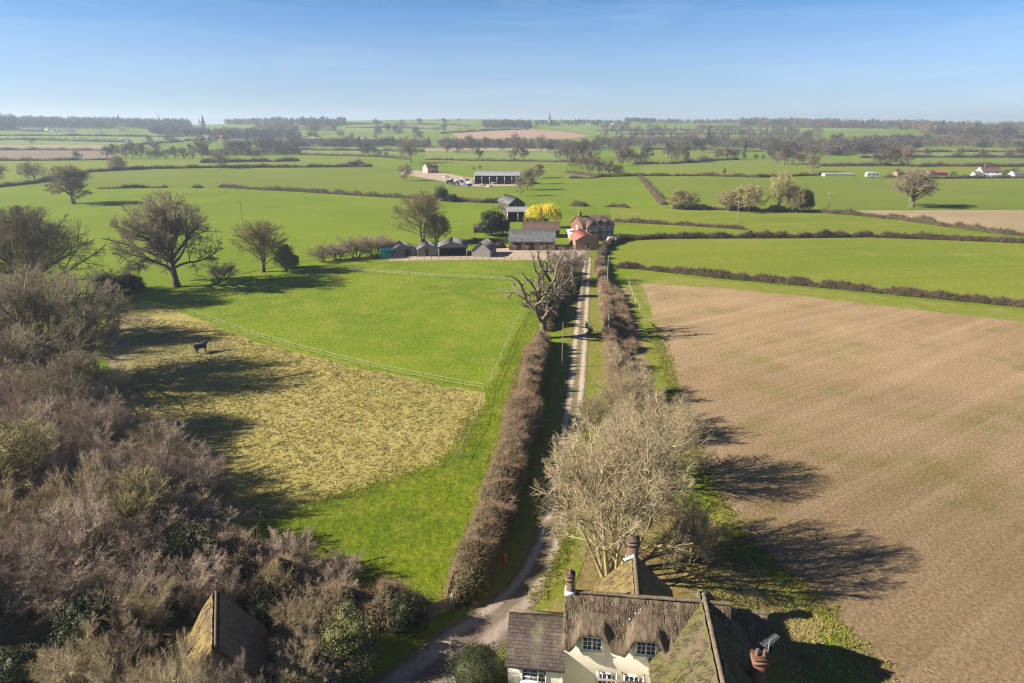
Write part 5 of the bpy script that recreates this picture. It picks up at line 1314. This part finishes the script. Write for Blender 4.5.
# ------------------------------------------------------------------ fences, gate, poles
def fence(label, line, posts, hgt, rails, r=0.06, group=None, railmat='postwood', postmat='postwood', rr=0.02, name='fence'):
    P = np.array([at(*q) for q in line]); seg = np.linalg.norm(np.diff(P[:, :2], axis=0), axis=1); cum = np.concatenate([[0], np.cumsum(seg)])
    root = empty(name, tuple(P[0]), 0, label, 'fence', group)
    S = np.linspace(0, cum[-1], posts); c = np.stack([np.interp(S, cum, P[:, k]) for k in range(3)], 1) - P[0]
    for q in c:
        MB().bar((q[0], q[1], -0.05), (q[0] + random.uniform(-.03, .03), q[1], hgt * random.uniform(0.95, 1.05)), r, 5).build('post', M[postmat], root)
    m = MB()
    for z in rails:
        for a, b in zip(c, c[1:]): m.bar((a[0], a[1], z), (b[0], b[1], z), rr, 4)
    m.build('rail', M[railmat], root)
fence('white taped paddock fence across the field between rough and green grass', [(195, 316), (240, 333), (300, 351), (380, 371), (440, 383), (484, 391)], 22, 1.15, (0.55, 1.05), 0.05, railmat='tape')
fence('white tape fence from the paddock corner down towards the gate', [(484, 391), (476, 425), (460, 455), (452, 470)], 9, 1.1, (1.0,), 0.05, railmat='tape')
fence('white tape fence running up beside the lane hedge to the farm', [(488, 388), (505, 350), (520, 316), (530, 296)], 12, 1.15, (0.6, 1.05), 0.05, railmat='tape')
fence('low pale rail fence across the top of the paddock', [(345, 272), (420, 277), (500, 281), (525, 281)], 22, 1.1, (0.7, 1.05), 0.06, railmat='tape', rr=0.035)
fence('timber post and rail fence in front of the stables and yard', [(388, 259.5), (430, 260), (480, 261), (530, 262), (556, 262)], 24, 1.25, (0.5, 1.0), 0.08)
fence('wire fence at the thicket edge of the rough grass', [(160, 447), (190, 478), (225, 505), (262, 522)], 12, 1.15, (0.6, 1.0), 0.05, railmat='tape', rr=0.015)
fence('old pale posts along the edge of the brown field beside the lane', [(628, 281), (633, 300), (640, 310)], 6, 1.2, (0.9,), 0.08, railmat='tape', postmat='tape')

def gate():
    a, b = np.array(at(424, 622)[:2]), np.array(at(453, 610)[:2]); d = b - a; L = float(np.linalg.norm(d))
    root = empty('field_gate', (a[0], a[1], 0), math.atan2(d[1], d[0]), 'wooden five bar gate between the dark hedge and the drive', 'gate')
    f = MB()
    for z in (0.25, 0.48, 0.71, 0.94, 1.2): f.box(0.2, L - 0.2, -0.03, 0.03, z - 0.055, z + 0.055)
    f.box(0.12, 0.2, -0.04, 0.04, 0.15, 1.35).box(L - 0.2, L - 0.12, -0.04, 0.04, 0.15, 1.28)
    f.bar((0.25, -0.05, 0.25), (L - 0.3, -0.05, 1.15), 0.035, 4)
    f.build('bars', M['postwood'], root)
    for x in (0, L): MB().box(x - 0.1, x + 0.1, -0.1, 0.1, -0.05, 1.5).build('post', M['postwood'], root)
gate()

def pole(px, py, top, label, cross=False, m='polewood', r=0.13, loc=None):
    p = at(px, py); d = ray(px, top); h = H + d[2] * p[1] / d[1] - p[2]
    root = empty('utility_pole', p, 0, label, 'pole')
    MB().bar((0, 0, -0.1), (0, 0, h), max(r, 0.16 * mpp(p)), 7, 0, max(r, 0.16 * mpp(p)) * 0.75).build('post', M[m], root)
    if cross:
        MB().box(-1.1, 1.1, -0.2, -0.08, h - 0.5, h - 0.3).build('crossarm', M[m], root)
        for x in (-1.0, 0.0, 1.0): MB().bar((x, -0.14, h - 0.3), (x, -0.14, h - 0.02), 0.07, 6).build('insulator', M['white'], root)
    return root
pole(243, 227, 200, 'dark wooden pole alone in the wide field left of the pale ash')
pole(594, 216, 194, 'dark pole behind the brick farmhouse roof')
pole(501, 222, 199, 'grey pole with a crossarm beside the small dark evergreen at the farm', True)
pole(737, 222, 196, 'pole with a pale crossarm in front of the round willow on the right', True, 'palewood')
pole(828, 212, 193, 'pale T shaped pole right of the dark oval evergreen', True, 'palewood')
pole(908, 209, 185, 'pale pole in front of the round oak in the crop field', False, 'palewood')
pole(680, 181, 172, 'thin pale pole in the olive field above the diagonal hedge', False, 'palewood')
pole(572, 294, 266, 'mossy green telegraph pole on the left of the lane by the pollard', False, 'palewood')
pole(607, 292, 256, 'pale pole in the clipped hedge right of the lane', False, 'palewood')
pole(608, 342, 306, 'second pale pole nearer along the clipped hedge right of the lane', False, 'palewood')
pole(562, 368, 322, 'thin pole at the left lane side in the shade of the hedge', False, 'palewood', 0.07)
pole(503, 497, 459, 'pale stick standing in the tall lane hedge', False, 'palewood', 0.06)

# ------------------------------------------------------------------ other things
def teal_tank():
    p = at(387, 257.5); root = empty('water_tank', p, 0, 'round teal water tank at the left end of the stables', 'tank')
    MB().bar((0, 0, 0), (0, 0, 2.3), 2.0, 20).build('body', M['teal'], root)
    MB().bar((0, 0, 2.3), (0, 0, 2.75), 2.08, 20, 0, 0.5).build('lid', M['teal'], root)
teal_tank()

def wheel(root, x, y, r, w):
    t = MB().bar((x - w / 2, y, r), (x + w / 2, y, r), r, 16).build('wheel', M['tyre'], root)
    MB().bar((x - w / 2 - 0.012, y, r), (x + w / 2 + 0.012, y, r), r * 0.55, 12).build('rim', M['grey'], t)

def car(px, py, rz, label):
    root = empty('parked_car', at(px, py), R(rz), label, 'car')
    b = MB().prism([(-2.05, 0.35), (2.05, 0.35), (2.1, 0.72), (1.9, 0.92), (0.9, 1.0), (-1.95, 1.0), (-2.1, 0.8)], -0.84, 0.84, 'x')
    o = b.build('body', M['silver'], root)
    c = MB().add([(-0.78, 1.0, 1.0), (0.78, 1.0, 1.0), (0.78, -1.9, 1.0), (-0.78, -1.9, 1.0), (-0.62, 0.3, 1.46), (0.62, 0.3, 1.46), (0.62, -1.4, 1.46), (-0.62, -1.4, 1.46)],
                 [(0, 1, 5, 4), (1, 2, 6, 5), (2, 3, 7, 6), (3, 0, 4, 7)]); c.build('windows', M['glass'], root)
    MB().add([(-0.64, 0.36, 1.465), (0.64, 0.36, 1.465), (0.64, -1.46, 1.465), (-0.64, -1.46, 1.465), (-0.58, 0.2, 1.53), (0.58, 0.2, 1.53), (0.58, -1.3, 1.53), (-0.58, -1.3, 1.53)],
             [(0, 1, 5, 4), (1, 2, 6, 5), (2, 3, 7, 6), (3, 0, 4, 7), (4, 5, 6, 7)]).build('roof', M['silver'], root)
    for x in (-0.78, 0.78):
        for y in (-1.3, 1.3): wheel(root, x, y, 0.32, 0.2)
    for x in (-0.6, 0.6): MB().box(x - 0.16, x + 0.16, 2.08, 2.12, 0.62, 0.76).build('headlight', M['white'], root)
car(314, 680, 62, 'silver car half hidden behind bare shrubs beside the olive bush')

def caravan():
    p = at(872, 177.5); root = empty('caravan', p, R(4), 'white caravan parked by the road hedge beyond the crop field', 'caravan')
    MB().prism([(-4.6, 0.6), (4.6, 0.6), (4.8, 1.2), (4.4, 3.2), (3.8, 3.6), (-4.0, 3.6), (-4.7, 2.4)], -1.2, 1.2, 'y').build('body', M['white'], root)
    for x in (-2.8, 0, 2.6): MB().box(x - 0.7, x + 0.7, -1.24, -1.202, 1.7, 2.6).build('window', M['glass'], root)
    for y in (-1.1, 1.1): MB().bar((0.3, y - .12, 0.4), (0.3, y + .12, 0.4), 0.4, 12).build('wheel', M['tyre'], root)
    MB().bar((4.7, 0, 0.6), (6.2, 0, 0.5), 0.08, 5).build('drawbar', M['grey'], root)
caravan()

def tractor(px, py, rz, label, m):
    root = empty('tractor', at(px, py), R(rz), label, 'tractor')
    MB().prism([(-0.2, 0.9), (2.4, 0.9), (2.5, 1.5), (2.2, 1.9), (-0.2, 2.0)], -0.45, 0.45, 'x').build('bonnet', M[m], root)
    MB().box(-0.85, 0.85, -1.8, -0.25, 1.1, 2.0).build('body', M[m], root)
    c = MB().box(-0.75, 0.75, -1.7, -0.3, 2.0, 2.85).build('cab', M['glass'], root)
    MB().box(-0.82, 0.82, -1.8, -0.2, 2.85, 3.0).build('roof', M['white'], c)
    for x in (-1.0, 1.0):
        wheel(root, x, -1.2, 0.9, 0.45); wheel(root, x * 0.85, 1.7, 0.6, 0.32)
    MB().bar((0.3, 1.2, 1.8), (0.3, 1.2, 3.0), 0.06, 6).build('exhaust', M['dark'], root)
tractor(450, 183.5, 120, 'blue tractor at the left of the far barn yard', 'blue')
tractor(455.5, 185.5, 80, 'second blue tractor nearer the far barn', 'blue')
def trailer(px, py, rz, label):
    root = empty('farm_trailer', at(px, py), R(rz), label, 'trailer')
    MB().box(-1.2, 1.2, -2.4, 2.4, 0.9, 1.05).box(-1.2, -1.12, -2.4, 2.4, 1.05, 1.9).box(1.12, 1.2, -2.4, 2.4, 1.05, 1.9).box(-1.12, 1.12, 2.32, 2.4, 1.05, 1.9).build('body', M['blue'], root)
    for x in (-1.0, 1.0): wheel(root, x, -0.6, 0.5, 0.3)
    MB().bar((0, 2.4, 0.9), (0, 3.8, 0.7), 0.08, 5).build('drawbar', M['grey'], root)
trailer(461, 183, 20, 'farm trailer beside the blue tractors')
def heap(px, py, w, h, seed, label, m='straw'):
    g = np.random.default_rng(seed); mb = MB(); n, k = 14, 5; v = []; f = []
    for i in range(k + 1):
        for j in range(n):
            a = 2 * math.pi * j / n; r = w / 2 * (1 - (i / k) ** 1.3) * (1 + 0.18 * g.normal())
            v.append((r * math.cos(a), r * 0.8 * math.sin(a), h * (i / k) * (1 + 0.1 * g.normal())))
    for i in range(k):
        for j in range(n): f.append((i * n + j, i * n + (j + 1) % n, (i + 1) * n + (j + 1) % n, (i + 1) * n + j))
    mb.add(v, f); o = mb.build('spoil_heap', M[m]); o.location = at(px, py); tag(o, label, 'heap')
heap(472, 184, 9, 2.6, 1, 'pinkish rubble heap in front of the far barn')
heap(464, 180.5, 8, 2.2, 2, 'pale rubble heap behind the farm trailer')
heap(482, 186, 7, 1.6, 3, 'low grey heap nearest the far barn posts', 'greywood')
heap(446, 178, 6, 1.6, 4, 'small pinkish heap behind the blue tractors')
heap(489, 187, 5, 1.4, 5, 'low pale heap at the front corner of the far barn')
trailer(468, 187, 75, 'second farm trailer nearest the green field by the far barn')
# orange marker by the lane hedge
p = at(505, 573); rt = empty('marker_post', p, 0, 'orange red marker post on the lane verge by the tall hedge', 'post')
MB().bar((0, 0, 0), (0, 0, 1.0), 0.05, 6).build('post', M['postwood'], rt)
MB().box(-0.16, 0.16, -0.14, 0.14, 1.0, 1.75).prism([(-0.19, 1.75), (0.19, 1.75), (0.0, 1.9)], -0.16, 0.16, 'y').build('box', M['orange'], rt)
# white car at the farmhouse
def white_van():
    root = empty('white_van', at(611, 243.5), R(10), 'pale van parked beside the farmhouse gable', 'van')
    MB().prism([(-2.3, 0.35), (2.3, 0.35), (2.35, 0.9), (1.5, 1.25), (0.9, 2.0), (-2.3, 2.0)], -0.9, 0.9, 'x').build('body', M['lead'], root)
    MB().prism([(0.95, 1.3), (1.42, 1.3), (0.95, 1.85)], -0.91, 0.91, 'x').build('windows', M['glass'], root)
    for x in (-0.82, 0.82):
        for y in (-1.4, 1.4): wheel(root, x, y, 0.34, 0.2)
white_van()

# ------------------------------------------------------------------ the horse
def horse():
    p = at(202, 353); root = empty('horse', (p[0], p[1], 0.03), R(48), 'dark horse wearing a navy rug standing in the rough paddock', 'horse')
    V = [(0, 0, 1.28), (-0.35, 0, 1.27), (-0.72, 0, 1.25), (0.35, 0, 1.27), (0.68, 0, 1.32), (0.98, 0, 1.60), (1.22, 0, 1.90), (1.42, 0, 1.88), (1.72, 0, 1.62), (-0.92, 0, 1.12), (-1.02, 0, 0.6)]
    Rr = [.33, .32, .30, .31, .27, .18, .13, .13, .075, .07, .06]
    E = [(0, 1), (1, 2), (0, 3), (3, 4), (4, 5), (5, 6), (6, 7), (7, 8), (2, 9), (9, 10)]
    for s in (-1, 1):
        b = len(V)
        V += [(-0.72, s * 0.17, 0.98), (-0.62, s * 0.19, 0.72), (-0.82, s * 0.19, 0.5), (-0.76, s * 0.19, 0.1), (-0.68, s * 0.19, 0.03)]; Rr += [.17, .11, .07, .05, .065]
        E += [(2, b), (b, b + 1), (b + 1, b + 2), (b + 2, b + 3), (b + 3, b + 4)]
        b = len(V)
        V += [(0.62, s * 0.17, 0.95), (0.60, s * 0.18, 0.52), (0.60, s * 0.18, 0.1), (0.67, s * 0.18, 0.03)]; Rr += [.13, .07, .05, .065]
        E += [(4, b), (b, b + 1), (b + 1, b + 2), (b + 2, b + 3)]
        b = len(V); V += [(1.24, s * 0.07, 2.02), (1.25, s * 0.09, 2.14)]; Rr += [.04, .02]; E += [(6, b), (b, b + 1)]
    me = bpy.data.meshes.new('body'); me.from_pydata(V, E, []); me.materials.append(M['horse'])
    o = bpy.data.objects.new('body', me); C.objects.link(o); o.parent = root
    o.modifiers.new('Skin', 'SKIN'); sv = me.skin_vertices[0].data
    for i, r in enumerate(Rr): sv[i].radius = (r, r); sv[i].use_root = (i == 0)
    o.modifiers.new('Sub', 'SUBSURF').render_levels = 2
    # the rug: a curved sheet over back and sides with thickness
    mb = MB(); n, k = 12, 14; v = []; f = []
    for i in range(n + 1):
        x = -1.0 + 1.75 * i / n
        for j in range(k + 1):
            a = math.pi * (-0.18 + 1.36 * j / k); rr = 0.40 + 0.01 * math.sin(i * 2 + j)
            zz = 1.27 + 0.38 * math.sin(a); yy = 0.42 * math.cos(a)
            if a < 0.1 or a > math.pi - 0.1: zz -= 0.18
            v.append((x, yy, zz))
    for i in range(n):
        for j in range(k): f.append((i * (k + 1) + j, i * (k + 1) + j + 1, (i + 1) * (k + 1) + j + 1, (i + 1) * (k + 1) + j))
    mb.add(v, f); r = mb.build('rug', M['rug'], root, True); r.modifiers.new('Thick', 'SOLIDIFY').thickness = 0.02
    nk = MB().bar((0.62, 0, 1.40), (1.05, 0, 1.72), 0.30, 12, 0, 0.22).build('neck_cover', M['rug'], root, True)
horse()

# loose tussocks in the rough paddock and along the verges: uncountable
def tussocks():
    g = np.random.default_rng(31); mb = MB()
    poly = [at(*q)[:2] for q in [(125, 318), (200, 322), (300, 355), (480, 394), (462, 440), (395, 477), (262, 518), (190, 478), (140, 420)]]
    def inside(x, y):
        c = False
        for (x0, y0), (x1, y1) in zip(poly, poly[1:] + poly[:1]):
            if (y0 > y) != (y1 > y) and x < (x1 - x0) * (y - y0) / (y1 - y0) + x0: c = not c
        return c
    xs, ys = [q[0] for q in poly], [q[1] for q in poly]; S = []
    while len(S) < 9000:
        x, y = g.uniform(min(xs), max(xs)), g.uniform(min(ys), max(ys))
        if inside(x, y): S.append((x, y))
    S = np.array(S); k = 6; n = len(S) * k
    b = np.repeat(np.concatenate([S, np.zeros((len(S), 1))], 1), k, 0) + np.concatenate([g.normal(size=(n, 2)) * 0.12, np.full((n, 1), 0.02)], 1)
    a = g.uniform(0, 6.28, n); t = b + np.stack([np.cos(a) * 0.16, np.sin(a) * 0.16, g.uniform(0.05, 0.15, n)], 1)
    mb.add(*tubes(np.stack([b, t], 1), np.broadcast_to(np.array([[0.05, 0.008]]), (n, 2)), 3))
    tag(mb.build('rough_grass', M['roughtuft']), 'pale tussocks of rough grass over the yellow part of the paddock', 'grass', None, 'stuff')
M['roughtuft'] = mat('rough_grass_tufts', (0.21, 0.19, 0.045), (0.42, 0.35, 0.12), 0.3, world=True)
tussocks()

# ------------------------------------------------------------------ air, light, sky, camera
def haze():
    m = bpy.data.materials.new('haze_air'); m.use_nodes = True; nt = m.node_tree
    nt.nodes.clear(); out = nt.nodes.new('ShaderNodeOutputMaterial')
    v = node(nt, 'ShaderNodeVolumePrincipled', Density=0.00021)
    v.inputs['Color'].default_value = (0.66, 0.82, 1.0, 1); v.inputs['Anisotropy'].default_value = 0.2
    nt.links.new(v.outputs[0], out.inputs['Volume'])
    tag(MB().box(-7400, 7400, -7400, 7400, -1.2, 100).build('haze', m), kind='stuff')
HAZE = True
if HAZE: haze()

EL, AZI = R(29.5), R(8)
sun = bpy.data.lights.new('sun', 'SUN'); sun.energy = 5.0; sun.angle = R(0.5); sun.color = (1.0, 0.91, 0.77)
so = bpy.data.objects.new('sun', sun); C.objects.link(so)
d = Vector((math.cos(EL) * math.cos(AZI), math.cos(EL) * math.sin(AZI), -math.sin(EL)))
so.rotation_euler = d.to_track_quat('-Z', 'Y').to_euler(); so.location = (-60, 0, 80)

w = bpy.data.worlds.new('World'); bpy.context.scene.world = w; w.use_nodes = True
nt = w.node_tree; bg = nt.nodes['Background']
sky = nt.nodes.new('ShaderNodeTexSky'); sky.sky_type = 'NISHITA'; sky.sun_disc = False
sky.sun_elevation = EL; sky.sun_rotation = math.atan2(-math.cos(AZI), -math.sin(AZI)) % (2 * math.pi)
sky.altitude = 100; sky.air_density = 0.7; sky.dust_density = 0.0; sky.ozone_density = 4.0
# clear spring sky: deeper blue away from the horizon, with a few faint high streaks of cloud
dr = node(nt, 'ShaderNodeTexCoord').outputs['Generated']
sz = node(nt, 'ShaderNodeSeparateXYZ'); nt.links.new(dr, sz.inputs[0])
rp = nt.nodes.new('ShaderNodeValToRGB'); nt.links.new(sz.outputs[2], rp.inputs[0])
rp.color_ramp.elements[0].position = 0.0; rp.color_ramp.elements[0].color = (0.60, 0.62, 0.71, 1)
rp.color_ramp.elements[1].position = 0.17; rp.color_ramp.elements[1].color = (0.41, 0.64, 0.80, 1)
for q, c4 in ((0.05, (0.68, 0.71, 0.79, 1)), (0.085, (0.80, 0.81, 0.87, 1)), (0.135, (0.60, 0.79, 0.90, 1))):
    e = rp.color_ramp.elements.new(q); e.color = c4
e = rp.color_ramp.elements.new(0.42); e.color = (0.22, 0.38, 0.54, 1)
col = mixc(nt, 1.0, sky.outputs[0], rp.outputs[0], 'MULTIPLY')
mp = node(nt, 'ShaderNodeMapping'); mp.inputs['Scale'].default_value = (2.2, 2.2, 22); mp.inputs['Rotation'].default_value = (0, R(5), 0); nt.links.new(dr, mp.inputs[0])
cl = rampf(nt, noise(nt, mp.outputs[0], 1.6, 7, 0.62, 0.6), 0.48, 0.80, 0, 0.16)
col = mixc(nt, cl, col, (6.4, 6.9, 7.6))
nt.links.new(col, bg.inputs[0]); bg.inputs[1].default_value = 0.06

cam = bpy.data.cameras.new('camera'); co = bpy.data.objects.new('camera', cam); C.objects.link(co)
co.location = (0, 0, H); co.rotation_euler = (R(90) - PITCH, 0, 0)
cam.sensor_fit = 'HORIZONTAL'; cam.sensor_width = 36; cam.lens = 36 * F / 1024; cam.clip_start = 0.5; cam.clip_end = 20000
sc = bpy.context.scene; sc.camera = co
sc.view_settings.view_transform = 'Standard'; sc.view_settings.look = 'None'; sc.view_settings.exposure = 1.35; sc.view_settings.gamma = 1.0
sc.render.engine = 'CYCLES'; sc.cycles.use_denoising = True; sc.cycles.denoising_prefilter = 'NONE'; sc.cycles.filter_width = 1.2; sc.cycles.max_bounces = 5; sc.cycles.diffuse_bounces = 2; sc.cycles.volume_bounces = 0; sc.cycles.transparent_max_bounces = 8
sc.cycles.use_adaptive_sampling = True; sc.cycles.adaptive_threshold = 0.01
